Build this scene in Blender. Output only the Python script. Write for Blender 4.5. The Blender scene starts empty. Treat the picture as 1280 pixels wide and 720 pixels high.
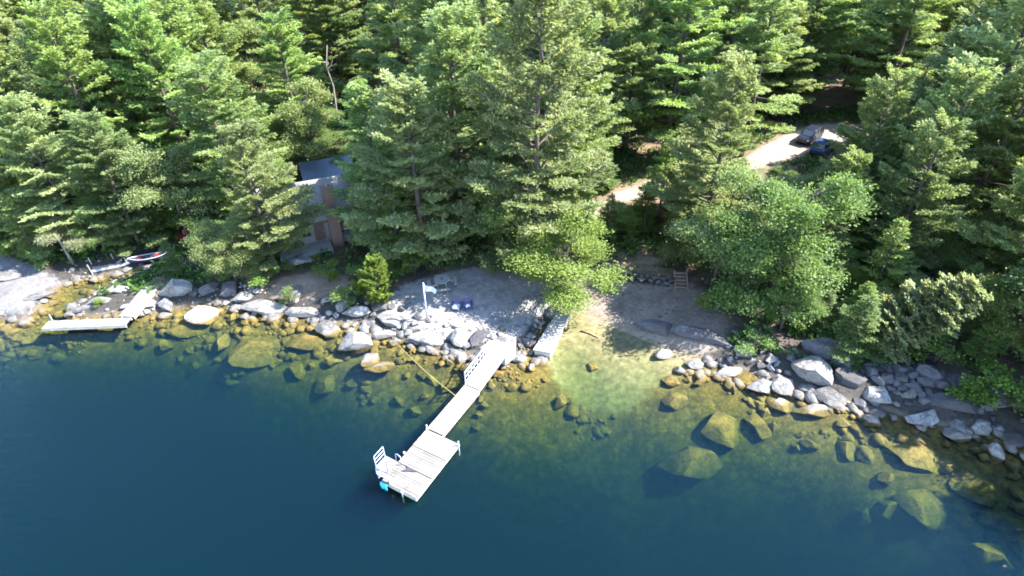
import bpy, math, random
import numpy as np
from mathutils import Vector, Matrix, noise as mnoise

random.seed(7)
RNG = np.random.default_rng(11)
scene = bpy.context.scene
COL = scene.collection
PI = math.pi

# ------------------------------------------------------------------ camera model
CAM_H, FPX, TILT = 29.0, 711.0, math.radians(35.0)
CT, ST = math.cos(TILT), math.sin(TILT)

def P(px, py, z=0.0):
    """Point at height z seen at pixel (px, py) of the 1280x720 photograph."""
    u, v = px - 640.0, py - 360.0
    fw, dn = FPX * CT - v * ST, FPX * ST + v * CT
    k = (CAM_H - z) / dn
    return Vector((u * k, fw * k, z))

def pix(x, y, z):
    dz = z - CAM_H
    depth = y * CT - dz * ST
    up = y * ST + dz * CT
    return 640 + FPX * x / depth, 360 - FPX * up / depth

# ------------------------------------------------------------------ helpers
def tag(o, label=None, cat=None, group=None, kind=None):
    if label: o['label'] = label
    if cat: o['category'] = cat
    if group: o['group'] = group
    if kind: o['kind'] = kind
    return o

def empty(name, loc=(0, 0, 0), rz=0.0, label=None, cat=None, group=None):
    o = bpy.data.objects.new(name, None)
    o.empty_display_size = 0.3
    COL.objects.link(o)
    o.location = loc
    o.rotation_euler = (0, 0, rz)
    return tag(o, label, cat, group)

def obj(name, me, parent=None):
    o = bpy.data.objects.new(name, me)
    COL.objects.link(o)
    if parent is not None:
        o.parent = parent
    return o

def copy_tree(o, parent=None):
    c = o.copy()
    COL.objects.link(c)
    c.parent = parent
    for ch in list(o.children):
        copy_tree(ch, c)
    return c

class MB:
    """Collects shapes of one part into one mesh."""
    def __init__(self):
        self.v, self.f, self.m = [], [], []
    def add(self, vs, fs, mi=0):
        n = len(self.v)
        self.v += [tuple(p) for p in vs]
        self.f += [tuple(i + n for i in f) for f in fs]
        self.m += [mi] * len(fs)
    def box(self, c, s, rz=0.0, mi=0, mat=None):
        hx, hy, hz = s[0] / 2, s[1] / 2, s[2] / 2
        M = mat if mat is not None else Matrix.Rotation(rz, 3, 'Z')
        vs = [Vector(c) + M @ Vector((x * hx, y * hy, z * hz)) for x, y, z in
              ((-1, -1, -1), (1, -1, -1), (1, 1, -1), (-1, 1, -1), (-1, -1, 1), (1, -1, 1), (1, 1, 1), (-1, 1, 1))]
        self.add(vs, ((3, 2, 1, 0), (4, 5, 6, 7), (0, 1, 5, 4), (1, 2, 6, 5), (2, 3, 7, 6), (3, 0, 4, 7)), mi)
    def bar(self, a, b, w, h, mi=0):
        a, b = Vector(a), Vector(b)
        d = b - a
        q = d.to_track_quat('Y', 'Z').to_matrix()
        self.box((a + b) / 2, (w, d.length, h), mi=mi, mat=q)
    def tube(self, pts, rad, n=6, mi=0, caps=True):
        pts = [Vector(p) for p in pts]
        if not hasattr(rad, '__len__'): rad = [rad] * len(pts)
        rings, x = [], None
        for i, p in enumerate(pts):
            t = (pts[min(i + 1, len(pts) - 1)] - pts[max(i - 1, 0)])
            if t.length < 1e-9: t = Vector((0, 0, 1))
            t.normalize()
            if x is None:
                x = t.orthogonal().normalized()
            else:
                x = (x - t * x.dot(t))
                x = x.normalized() if x.length > 1e-6 else t.orthogonal().normalized()
            y = t.cross(x)
            rings.append([p + (x * math.cos(2 * PI * k / n) + y * math.sin(2 * PI * k / n)) * rad[i] for k in range(n)])
        vs = [p for r in rings for p in r]
        fs = [(i * n + k, i * n + (k + 1) % n, (i + 1) * n + (k + 1) % n, (i + 1) * n + k)
              for i in range(len(pts) - 1) for k in range(n)]
        if caps:
            fs.append(tuple(reversed(range(n))))
            fs.append(tuple((len(pts) - 1) * n + k for k in range(n)))
        self.add(vs, fs, mi)
    def prism(self, poly, z0, z1, mi=0):
        n = len(poly)
        vs = [(x, y, z0) for x, y in poly] + [(x, y, z1) for x, y in poly]
        fs = [tuple(reversed(range(n))), tuple(range(n, 2 * n))]
        fs += [(i, (i + 1) % n, n + (i + 1) % n, n + i) for i in range(n)]
        self.add(vs, fs, mi)
    def loft(self, sections, mi=0):
        n = len(sections[0])
        vs = [p for s in sections for p in s]
        fs = [(i * n + k, i * n + (k + 1) % n, (i + 1) * n + (k + 1) % n, (i + 1) * n + k)
              for i in range(len(sections) - 1) for k in range(n)]
        fs.append(tuple(reversed(range(n))))
        fs.append(tuple((len(sections) - 1) * n + k for k in range(n)))
        self.add(vs, fs, mi)
    def mesh(self, name, mats, smooth=False):
        me = bpy.data.meshes.new(name)
        me.from_pydata(self.v, [], self.f)
        for m in (mats if isinstance(mats, (list, tuple)) else [mats]):
            me.materials.append(m)
        me.polygons.foreach_set('material_index', self.m)
        if smooth:
            me.polygons.foreach_set('use_smooth', [True] * len(self.f))
        me.update()
        return me
    def build(self, name, mats, parent=None, smooth=False, bevel=0.0):
        o = obj(name, self.mesh(name, mats, smooth), parent)
        if bevel:
            b = o.modifiers.new('edge', 'BEVEL')
            b.width = bevel; b.segments = 2; b.limit_method = 'ANGLE'
        return o

def quads_mesh(name, V, mats, var=None, size=4):
    """Mesh of separate quads from an (n, 4, 3) array; var: one value per quad."""
    n = V.shape[0]
    me = bpy.data.meshes.new(name)
    me.vertices.add(n * size)
    me.vertices.foreach_set('co', V.reshape(-1).astype(np.float32))
    me.loops.add(n * size)
    me.loops.foreach_set('vertex_index', np.arange(n * size, dtype=np.int32))
    me.polygons.add(n)
    me.polygons.foreach_set('loop_start', np.arange(0, n * size, size, dtype=np.int32))
    me.polygons.foreach_set('loop_total', np.full(n, size, dtype=np.int32))
    for m in (mats if isinstance(mats, (list, tuple)) else [mats]):
        me.materials.append(m)
    if var is not None:
        at = me.attributes.new('var', 'FLOAT', 'FACE')
        at.data.foreach_set('value', var.astype(np.float32))
    me.update(calc_edges=True)
    me.validate()
    return me

# ------------------------------------------------------------------ materials
def new_mat(name):
    m = bpy.data.materials.new(name)
    m.use_nodes = True
    nt = m.node_tree
    nt.nodes.clear()
    return m, nt

def N(nt, typ, **kw):
    n = nt.nodes.new(typ)
    for k, v in kw.items():
        if k.startswith('i_'):
            key = k[2:].replace('__', ' ')
            n.inputs[int(key) if key.isdigit() else key].default_value = v
        else:
            setattr(n, k, v)
    return n

def L(nt, a, b):
    nt.links.new(a, b)

def rgba(c): return (c[0], c[1], c[2], 1.0)

def ramp(nt, fac, stops):
    r = N(nt, 'ShaderNodeValToRGB')
    e = r.color_ramp.elements
    while len(e) < len(stops): e.new(0.5)
    for i, (p, c) in enumerate(stops):
        e[i].position = p
        e[i].color = rgba(c) if len(c) == 3 else c
    L(nt, fac, r.inputs['Fac'])
    return r.outputs['Color']

def mix(nt, fac, a, b, blend='MIX'):
    m = N(nt, 'ShaderNodeMix', data_type='RGBA', blend_type=blend)
    for s, v in ((m.inputs[0], fac), (m.inputs[6], a), (m.inputs[7], b)):
        if hasattr(v, 'links') or isinstance(v, bpy.types.NodeSocket): L(nt, v, s)
        elif isinstance(v, (int, float)): s.default_value = v
        else: s.default_value = rgba(v)
    return m.outputs[2]

def math_n(nt, op, a, b=0.0, clamp=False):
    m = N(nt, 'ShaderNodeMath', operation=op, use_clamp=clamp)
    for s, v in ((m.inputs[0], a), (m.inputs[1], b)):
        if isinstance(v, bpy.types.NodeSocket): L(nt, v, s)
        else: s.default_value = v
    return m.outputs[0]

def noise_n(nt, scale, detail=4.0, rough=0.55, vec=None):
    n = N(nt, 'ShaderNodeTexNoise')
    n.inputs['Scale'].default_value = scale
    n.inputs['Detail'].default_value = detail
    n.inputs['Roughness'].default_value = rough
    if vec is not None: L(nt, vec, n.inputs['Vector'])
    return n.outputs['Fac']

def simple(name, c, rough=0.6, var=0.12, scale=3.0, metallic=0.0, bump=0.0, spec=0.5, boards=0.0):
    m, nt = new_mat(name)
    tc = N(nt, 'ShaderNodeTexCoord')
    f = noise_n(nt, scale, 5, 0.6, tc.outputs['Object'])
    lo = tuple(x * (1 - var) for x in c); hi = tuple(min(1, x * (1 + var)) for x in c)
    colr = ramp(nt, f, [(0.3, lo), (0.7, hi)])
    if boards:
        gi = N(nt, 'ShaderNodeNewGeometry')
        bw = math_n(nt, 'ADD', math_n(nt, 'MULTIPLY', gi.outputs['Random Per Island'], 2 * boards), 1 - boards)
        st = N(nt, 'ShaderNodeMapRange'); st.inputs['From Min'].default_value = .5; st.inputs['From Max'].default_value = .75; st.inputs['To Min'].default_value = 1; st.inputs['To Max'].default_value = .62
        L(nt, noise_n(nt, 1.1, 5, .65, tc.outputs['Object']), st.inputs['Value'])
        hb = N(nt, 'ShaderNodeHueSaturation'); L(nt, math_n(nt, 'MULTIPLY', bw, st.outputs[0]), hb.inputs['Value']); L(nt, colr, hb.inputs['Color'])
        colr = hb.outputs[0]
    b = N(nt, 'ShaderNodeBsdfPrincipled', i_Roughness=rough, i_Metallic=metallic)
    b.inputs['Specular IOR Level'].default_value = spec
    L(nt, colr, b.inputs['Base Color'])
    if bump:
        bp = N(nt, 'ShaderNodeBump', i_Strength=bump, i_Distance=0.05)
        L(nt, noise_n(nt, scale * 4, 4, 0.6, tc.outputs['Object']), bp.inputs['Height'])
        L(nt, bp.outputs[0], b.inputs['Normal'])
    o = N(nt, 'ShaderNodeOutputMaterial')
    L(nt, b.outputs[0], o.inputs['Surface'])
    return m

def leaf_mat(name, c_dark, c_mid, c_light, trans=0.32, hue=0.034):
    m, nt = new_mat(name)
    at = N(nt, 'ShaderNodeAttribute', attribute_name='var')
    oi = N(nt, 'ShaderNodeObjectInfo')
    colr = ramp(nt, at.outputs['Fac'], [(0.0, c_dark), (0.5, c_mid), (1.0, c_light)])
    hs = N(nt, 'ShaderNodeHueSaturation')
    L(nt, math_n(nt, 'ADD', math_n(nt, 'MULTIPLY', oi.outputs['Random'], hue), 0.49 - hue / 2), hs.inputs['Hue'])
    r2 = math_n(nt, 'FRACT', math_n(nt, 'MULTIPLY', oi.outputs['Random'], 7.31))
    L(nt, math_n(nt, 'ADD', math_n(nt, 'MULTIPLY', r2, 0.4), 0.8), hs.inputs['Value'])
    r3 = math_n(nt, 'FRACT', math_n(nt, 'MULTIPLY', oi.outputs['Random'], 13.7))
    L(nt, math_n(nt, 'ADD', math_n(nt, 'MULTIPLY', r3, 0.3), 0.85), hs.inputs['Saturation'])
    L(nt, colr, hs.inputs['Color'])
    d = N(nt, 'ShaderNodeBsdfPrincipled', i_Roughness=0.55)
    d.inputs['Specular IOR Level'].default_value = 0.2
    t = N(nt, 'ShaderNodeBsdfTranslucent')
    L(nt, hs.outputs[0], d.inputs['Base Color'])
    tcol = mix(nt, 1.0, hs.outputs[0], (1.35, 1.3, 0.6), 'MULTIPLY')
    L(nt, tcol, t.inputs['Color'])
    mx = N(nt, 'ShaderNodeMixShader', i_0=trans)
    L(nt, d.outputs[0], mx.inputs[1]); L(nt, t.outputs[0], mx.inputs[2])
    o = N(nt, 'ShaderNodeOutputMaterial')
    L(nt, mx.outputs[0], o.inputs['Surface'])
    return m

M = {}
M['pine'] = leaf_mat('pine_needles', (0.125, 0.185, 0.08), (0.185, 0.26, 0.105), (0.255, 0.325, 0.145), 0.46)
M['maple'] = leaf_mat('maple_leaves', (0.09, 0.145, 0.045), (0.135, 0.20, 0.066), (0.195, 0.26, 0.105), 0.44)
M['hemlock'] = leaf_mat('hemlock_needles', (0.07, 0.125, 0.04), (0.11, 0.175, 0.055), (0.16, 0.225, 0.075), 0.36)
M['birch'] = leaf_mat('willow_leaves', (0.17, 0.22, 0.11), (0.24, 0.29, 0.155), (0.31, 0.35, 0.20), 0.42)
M['shrub'] = leaf_mat('shrub_leaves', (0.07, 0.125, 0.035), (0.10, 0.165, 0.045), (0.14, 0.20, 0.065), 0.35)
M['fern'] = leaf_mat('undergrowth_leaves', (0.03, 0.065, 0.02), (0.05, 0.10, 0.03), (0.09, 0.14, 0.045), 0.3)
M['bark'] = simple('bark', (0.06, 0.047, 0.039), 0.9, 0.35, 2.0, bump=0.6)
M['bark_grey'] = simple('pale_bark', (0.17, 0.155, 0.14), 0.85, 0.3, 2.0, bump=0.4)
M['deck'] = simple('weathered_deck', (0.132, 0.121, 0.112), 0.75, 0.10, 5.0, bump=0.15, boards=.2)
M['deck_white'] = simple('bleached_deck', (0.19, 0.18, 0.172), 0.7, 0.08, 5.0, bump=0.1, boards=.16)
M['deck_side'] = simple('dock_side_timber', (0.36, 0.33, 0.29), 0.8, 0.2, 4.0, bump=0.2)
M['alu'] = simple('aluminium', (0.66, 0.67, 0.72), 0.35, 0.05, 4.0, metallic=0.6)
M['alu_blue'] = simple('lilac_aluminium', (0.42, 0.43, 0.62), 0.4, 0.08, 4.0, metallic=0.3)
M['float'] = simple('dark_float', (0.03, 0.03, 0.035), 0.7, 0.2)
M['concrete'] = simple('concrete', (0.22, 0.21, 0.20), 0.85, 0.12, 2.5, bump=0.2)
M['cyan'] = simple('cyan_cloth', (0.03, 0.42, 0.58), 0.7, 0.1, 6.0)
M['slate'] = simple('slate_cloth', (0.028, 0.03, 0.042), 0.8, 0.15, 6.0)
M['rust'] = simple('rust_mat', (0.36, 0.22, 0.16), 0.9, 0.3, 9.0)
M['rope'] = simple('yellow_rope', (0.36, 0.30, 0.11), 0.7, 0.1)
M['white'] = simple('white_paint', (0.40, 0.40, 0.42), 0.5, 0.05)
M['navy'] = simple('navy_paint', (0.016, 0.022, 0.09), 0.5, 0.2)
M['pale_cushion'] = simple('pale_cushion', (0.40, 0.43, 0.48), 0.85, 0.08)
M['red'] = simple('red_paint', (0.24, 0.018, 0.02), 0.5, 0.15)
M['wood_grey'] = simple('grey_wood', (0.20, 0.195, 0.19), 0.8, 0.15, 5.0)
M['wood_tan'] = simple('tan_wood', (0.20, 0.145, 0.11), 0.75, 0.15, 5.0)
M['black'] = simple('black_rubber', (0.015, 0.015, 0.016), 0.7, 0.2)
M['glass'] = simple('dark_glass', (0.02, 0.025, 0.03), 0.06, 0.1, spec=0.9)
M['clapboard'] = simple('grey_clapboard', (0.13, 0.13, 0.137), 0.75, 0.10, 2.0)
M['trim_brown'] = simple('brown_trim', (0.05, 0.035, 0.029), 0.6, 0.15)
M['log'] = simple('drift_wood', (0.22, 0.15, 0.08), 0.9, 0.3, 3.0, bump=0.4)
M['tail'] = simple('red_lens', (0.35, 0.01, 0.01), 0.2, 0.1)
M['head'] = simple('clear_lens', (0.7, 0.7, 0.7), 0.15, 0.05)
M['chrome'] = simple('alloy', (0.5, 0.5, 0.52), 0.3, 0.05, metallic=0.8)

def car_paint(name, c):
    m, nt = new_mat(name)
    b = N(nt, 'ShaderNodeBsdfPrincipled', i_Roughness=0.35, i_Metallic=0.0)
    b.inputs['Specular IOR Level'].default_value = .25
    b.inputs['Coat Weight'].default_value = 0.25
    b.inputs['Coat Roughness'].default_value = 0.05
    tc = N(nt, 'ShaderNodeTexCoord')
    L(nt, ramp(nt, noise_n(nt, 3, 3, .5, tc.outputs['Object']), [(0.3, tuple(x * .85 for x in c)), (0.7, c)]), b.inputs['Base Color'])
    o = N(nt, 'ShaderNodeOutputMaterial'); L(nt, b.outputs[0], o.inputs['Surface'])
    return m
M['car_navy'] = car_paint('black_car_paint', (0.012, 0.016, 0.03))
M['car_blue'] = car_paint('blue_car_paint', (0.03, 0.055, 0.11))

def brick_mat():
    m, nt = new_mat('chimney_brick')
    tc = N(nt, 'ShaderNodeTexCoord')
    br = N(nt, 'ShaderNodeTexBrick', i_Scale=5.0)
    br.inputs['Color1'].default_value = (0.085, 0.053, 0.045, 1)
    br.inputs['Color2'].default_value = (0.12, 0.08, 0.069, 1)
    br.inputs['Mortar'].default_value = (0.19, 0.17, 0.16, 1)
    mp = N(nt, 'ShaderNodeMapping')
    mp.inputs['Rotation'].default_value = (PI / 2, 0, 0)
    L(nt, tc.outputs['Object'], mp.inputs['Vector']); L(nt, mp.outputs[0], br.inputs['Vector'])
    b = N(nt, 'ShaderNodeBsdfPrincipled', i_Roughness=0.9)
    f = noise_n(nt, 1.3, 4, .6, tc.outputs['Object'])
    L(nt, mix(nt, f, br.outputs['Color'], (0.11, 0.07, 0.06), 'MIX'), b.inputs['Base Color'])
    o = N(nt, 'ShaderNodeOutputMaterial'); L(nt, b.outputs[0], o.inputs['Surface'])
    return m
M['brick'] = brick_mat()

def roof_mat(name, c1, c2, scale=4.0, rough=0.75):
    m, nt = new_mat(name)
    tc = N(nt, 'ShaderNodeTexCoord')
    br = N(nt, 'ShaderNodeTexBrick', i_Scale=scale)
    br.inputs['Color1'].default_value = rgba(c1)
    br.inputs['Color2'].default_value = rgba(c2)
    br.inputs['Mortar'].default_value = rgba(tuple(x * 0.45 for x in c1))
    br.inputs['Mortar Size'].default_value = 0.012
    L(nt, tc.outputs['Object'], br.inputs['Vector'])
    b = N(nt, 'ShaderNodeBsdfPrincipled', i_Roughness=rough)
    f = noise_n(nt, 0.8, 5, .6, tc.outputs['Object'])
    L(nt, mix(nt, math_n(nt, 'MULTIPLY', f, 0.5), br.outputs['Color'], (0.16, 0.15, 0.13)), b.inputs['Base Color'])
    o = N(nt, 'ShaderNodeOutputMaterial'); L(nt, b.outputs[0], o.inputs['Surface'])
    return m
M['roof'] = roof_mat('asphalt_shingle', (0.16, 0.157, 0.165), (0.12, 0.118, 0.125), 3.2)
M['roof_blue'] = roof_mat('metal_roof', (0.07, 0.11, 0.19), (0.06, 0.10, 0.175), 1.2, 0.4)  # blue metal, deepened with the blue cast of its shade

ALGAE_S, ALGAE_D = (0.30, 0.20, 0.035), (0.17, 0.16, 0.03)

def wet_color(nt, dry, geo, vec, cells=False):
    """Granite above the water line; a wet dark band; brown-gold algae growing below it."""
    sep = N(nt, 'ShaderNodeSeparateXYZ'); L(nt, geo.outputs['Position'], sep.inputs[0])
    n1 = noise_n(nt, 1.6, 5, 0.65, geo.outputs['Position'])
    alg = ramp(nt, n1, [(0.3, (0.06, 0.046, 0.013)), (0.5, (0.14, 0.098, 0.022)), (0.7, (0.245, 0.158, 0.034))])
    alg = mix(nt, 1.0, alg, ramp(nt, noise_n(nt, 7.0, 6, .75, geo.outputs['Position']), [(0.34, (.42, .45, .42)), (0.66, (1.25, 1.2, 1.1))]), 'MULTIPLY')
    if cells:
        wob = N(nt, 'ShaderNodeTexNoise', i_Scale=1.2, i_Detail=3.0)
        L(nt, geo.outputs['Position'], wob.inputs['Vector'])
        pv = N(nt, 'ShaderNodeVectorMath', operation='MULTIPLY_ADD'); pv.inputs[1].default_value = (.7, .7, .7)
        L(nt, wob.outputs['Color'], pv.inputs[0]); L(nt, geo.outputs['Position'], pv.inputs[2])
        v1 = N(nt, 'ShaderNodeTexVoronoi', i_Scale=1.1); L(nt, pv.outputs[0], v1.inputs['Vector'])
        v2 = N(nt, 'ShaderNodeTexVoronoi', feature='DISTANCE_TO_EDGE', i_Scale=1.1); L(nt, pv.outputs[0], v2.inputs['Vector'])
        sv = N(nt, 'ShaderNodeSeparateColor'); L(nt, v1.outputs['Color'], sv.inputs[0])
        e1 = N(nt, 'ShaderNodeMapRange'); e1.inputs['From Max'].default_value = .16; e1.inputs['To Min'].default_value = .28
        L(nt, v2.outputs['Distance'], e1.inputs['Value'])
        k1 = math_n(nt, 'MULTIPLY', e1.outputs[0], math_n(nt, 'ADD', math_n(nt, 'MULTIPLY', sv.outputs[0], .8), .5))
        hv = N(nt, 'ShaderNodeHueSaturation'); L(nt, k1, hv.inputs['Value']); L(nt, alg, hv.inputs['Color'])
        alg = mix(nt, .45, alg, hv.outputs[0])
    zz = math_n(nt, 'ADD', sep.outputs['Z'], math_n(nt, 'MULTIPLY', math_n(nt, 'SUBTRACT', noise_n(nt, 3.0, 3, .5, geo.outputs['Position']), 0.5), 0.16))
    f = N(nt, 'ShaderNodeMapRange'); f.inputs['From Min'].default_value = 0.03; f.inputs['From Max'].default_value = -0.10
    L(nt, zz, f.inputs['Value'])
    w = N(nt, 'ShaderNodeMapRange'); w.inputs['From Min'].default_value = 0.22; w.inputs['From Max'].default_value = 0.06
    L(nt, zz, w.inputs['Value'])
    wet = mix(nt, math_n(nt, 'MULTIPLY', w.outputs[0], 0.55), dry, (0.12, 0.095, 0.07))
    return mix(nt, f.outputs[0], wet, alg)

def rock_mat(name, c_lo, c_hi, lichen):
    m, nt = new_mat(name)
    geo = N(nt, 'ShaderNodeNewGeometry')
    tc = N(nt, 'ShaderNodeTexCoord')
    oi = N(nt, 'ShaderNodeObjectInfo')
    n = noise_n(nt, 1.7, 8, 0.68, geo.outputs['Position'])
    dry = ramp(nt, n, [(0.32, c_lo), (0.62, c_hi)])
    sp = noise_n(nt, 22, 3, 0.6, geo.outputs['Position'])
    dry = mix(nt, 0.25, dry, ramp(nt, sp, [(0.4, tuple(x * .5 for x in c_lo)), (0.6, tuple(min(1, x * 1.3) for x in c_hi))]))
    ln = noise_n(nt, 2.6, 6, 0.7, tc.outputs['Object'])
    lf = N(nt, 'ShaderNodeMapRange'); lf.inputs['From Min'].default_value = 0.58; lf.inputs['From Max'].default_value = 0.68
    L(nt, ln, lf.inputs['Value'])
    dry = mix(nt, math_n(nt, 'MULTIPLY', lf.outputs[0], 0.6), dry, lichen)
    ck = math_n(nt, 'ABSOLUTE', math_n(nt, 'SUBTRACT', noise_n(nt, 0.9, 6, .6, tc.outputs['Object']), .5))
    cf = N(nt, 'ShaderNodeMapRange'); cf.inputs['From Min'].default_value = .022; cf.inputs['From Max'].default_value = .004
    L(nt, ck, cf.inputs['Value'])
    dry = mix(nt, math_n(nt, 'MULTIPLY', cf.outputs[0], .75), dry, (0.045, 0.04, 0.035))
    hs = N(nt, 'ShaderNodeHueSaturation')
    L(nt, math_n(nt, 'ADD', math_n(nt, 'MULTIPLY', oi.outputs['Random'], 0.75), 0.45), hs.inputs['Value'])
    L(nt, dry, hs.inputs['Color'])
    c = wet_color(nt, hs.outputs[0], geo, None)
    b = N(nt, 'ShaderNodeBsdfPrincipled', i_Roughness=0.82)
    L(nt, c, b.inputs['Base Color'])
    bp = N(nt, 'ShaderNodeBump', i_Strength=0.9, i_Distance=0.1)
    L(nt, noise_n(nt, 5.0, 8, 0.7, geo.outputs['Position']), bp.inputs['Height'])
    L(nt, bp.outputs[0], b.inputs['Normal'])
    o = N(nt, 'ShaderNodeOutputMaterial'); L(nt, b.outputs[0], o.inputs['Surface'])
    return m
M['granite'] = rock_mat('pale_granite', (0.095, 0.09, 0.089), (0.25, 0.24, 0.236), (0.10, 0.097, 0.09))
M['granite_dark'] = rock_mat('shaded_grey_granite', (0.035, 0.034, 0.040), (0.095, 0.092, 0.104), (0.095, 0.095, 0.09))  # grey granite, darkened so its colour carries the right shore's shade

def ground_color(nt, geo):
    pos = geo.outputs['Position']
    litter = ramp(nt, noise_n(nt, 0.9, 8, 0.7, pos), [(0.3, (0.055, 0.038, 0.024)), (0.5, (0.12, 0.078, 0.048)), (0.68, (0.20, 0.135, 0.09))])
    moss = ramp(nt, noise_n(nt, 6.0, 5, 0.6, pos), [(0.3, (0.03, 0.05, 0.015)), (0.7, (0.075, 0.105, 0.035))])
    mf = N(nt, 'ShaderNodeMapRange'); mf.inputs['From Min'].default_value = 0.5; mf.inputs['From Max'].default_value = 0.62
    L(nt, noise_n(nt, 0.22, 5, 0.6, pos), mf.inputs['Value'])
    dry = mix(nt, math_n(nt, 'MULTIPLY', mf.outputs[0], 0.7), litter, moss)
    sep = N(nt, 'ShaderNodeSeparateXYZ'); L(nt, pos, sep.inputs[0])
    # gravelly rock close to the water, darkened for the shaded gaps between boulders
    gf = N(nt, 'ShaderNodeMapRange'); gf.inputs['From Min'].default_value = 1.15; gf.inputs['From Max'].default_value = 0.7
    L(nt, math_n(nt, 'ADD', sep.outputs['Z'], math_n(nt, 'MULTIPLY', math_n(nt, 'SUBTRACT', noise_n(nt, 0.7, 4, .6, pos), .5), 0.8)), gf.inputs['Value'])
    grav = ramp(nt, noise_n(nt, 7.0, 6, 0.7, pos), [(0.38, (0.011, 0.0095, 0.0085)), (0.75, (0.058, 0.052, 0.047))])
    dry = mix(nt, gf.outputs[0], dry, grav)
    return wet_color(nt, dry, geo, None, True)

def ground_mat():
    m, nt = new_mat('forest_ground')
    geo = N(nt, 'ShaderNodeNewGeometry')
    pos = geo.outputs['Position']
    c = ground_color(nt, geo)
    b = N(nt, 'ShaderNodeBsdfPrincipled', i_Roughness=0.95)
    L(nt, c, b.inputs['Base Color'])
    bp = N(nt, 'ShaderNodeBump', i_Strength=0.8, i_Distance=0.12)
    L(nt, noise_n(nt, 3.5, 8, 0.7, pos), bp.inputs['Height'])
    L(nt, bp.outputs[0], b.inputs['Normal'])
    o = N(nt, 'ShaderNodeOutputMaterial'); L(nt, b.outputs[0], o.inputs['Surface'])
    return m
M['ground'] = ground_mat()

def sheet_mat(name, c1, c2, c3, scale, wet=False):
    m, nt = new_mat(name)
    geo = N(nt, 'ShaderNodeNewGeometry'); pos = geo.outputs['Position']
    a = ramp(nt, noise_n(nt, scale, 8, 0.7, pos), [(0.3, c1), (0.5, c2), (0.7, c3)])
    b2 = ramp(nt, noise_n(nt, 0.5, 4, 0.6, pos), [(0.35, tuple(x * 0.75 for x in c2)), (0.65, c3)])
    c = mix(nt, 0.4, a, b2)
    if wet:
        sep = N(nt, 'ShaderNodeSeparateXYZ'); L(nt, pos, sep.inputs[0])
        f = N(nt, 'ShaderNodeMapRange'); f.inputs['From Min'].default_value = 0.12; f.inputs['From Max'].default_value = -0.05
        L(nt, sep.outputs['Z'], f.inputs['Value'])
        vo = N(nt, 'ShaderNodeTexVoronoi', i_Scale=3.2); L(nt, pos, vo.inputs['Vector'])
        sand = ramp(nt, noise_n(nt, 2.0, 8, 0.72, pos), [(0.34, (0.08, 0.068, 0.030)), (0.5, (0.145, 0.125, 0.06)), (0.66, (0.225, 0.20, 0.11))])
        c = mix(nt, f.outputs[0], c, sand)
    ea = N(nt, 'ShaderNodeAttribute', attribute_name='edge')
    en = math_n(nt, 'ADD', ea.outputs['Fac'], math_n(nt, 'MULTIPLY', math_n(nt, 'SUBTRACT', noise_n(nt, 1.4, 6, .7, pos), .5), 1.5))
    ef = N(nt, 'ShaderNodeMapRange', interpolation_type='SMOOTHSTEP'); ef.inputs['From Min'].default_value = .22; ef.inputs['From Max'].default_value = .62
    L(nt, en, ef.inputs['Value'])
    c = mix(nt, ef.outputs[0], ground_color(nt, geo), c)
    b = N(nt, 'ShaderNodeBsdfPrincipled', i_Roughness=0.95)
    L(nt, c, b.inputs['Base Color'])
    bp = N(nt, 'ShaderNodeBump', i_Strength=0.6, i_Distance=0.05)
    L(nt, noise_n(nt, 9, 6, 0.7, pos), bp.inputs['Height']); L(nt, bp.outputs[0], b.inputs['Normal'])
    o = N(nt, 'ShaderNodeOutputMaterial'); L(nt, b.outputs[0], o.inputs['Surface'])
    return m
M['gravel'] = sheet_mat('patio_gravel', (0.065, 0.06, 0.057), (0.14, 0.133, 0.129), (0.27, 0.258, 0.25), 2.6)
M['sand'] = sheet_mat('cove_sand', (0.06, 0.046, 0.036), (0.115, 0.092, 0.075), (0.22, 0.18, 0.15), 3.0, wet=True)
M['drive'] = sheet_mat('drive_gravel', (0.125, 0.09, 0.065), (0.20, 0.155, 0.117), (0.28, 0.23, 0.185), 3.0)
M['yard'] = sheet_mat('sandy_yard', (0.10, 0.068, 0.046), (0.16, 0.115, 0.082), (0.24, 0.185, 0.14), 2.5)
M['shingle'] = sheet_mat('shingle_beach', (0.04, 0.038, 0.041), (0.08, 0.077, 0.081), (0.16, 0.153, 0.157), 4.0)

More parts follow.
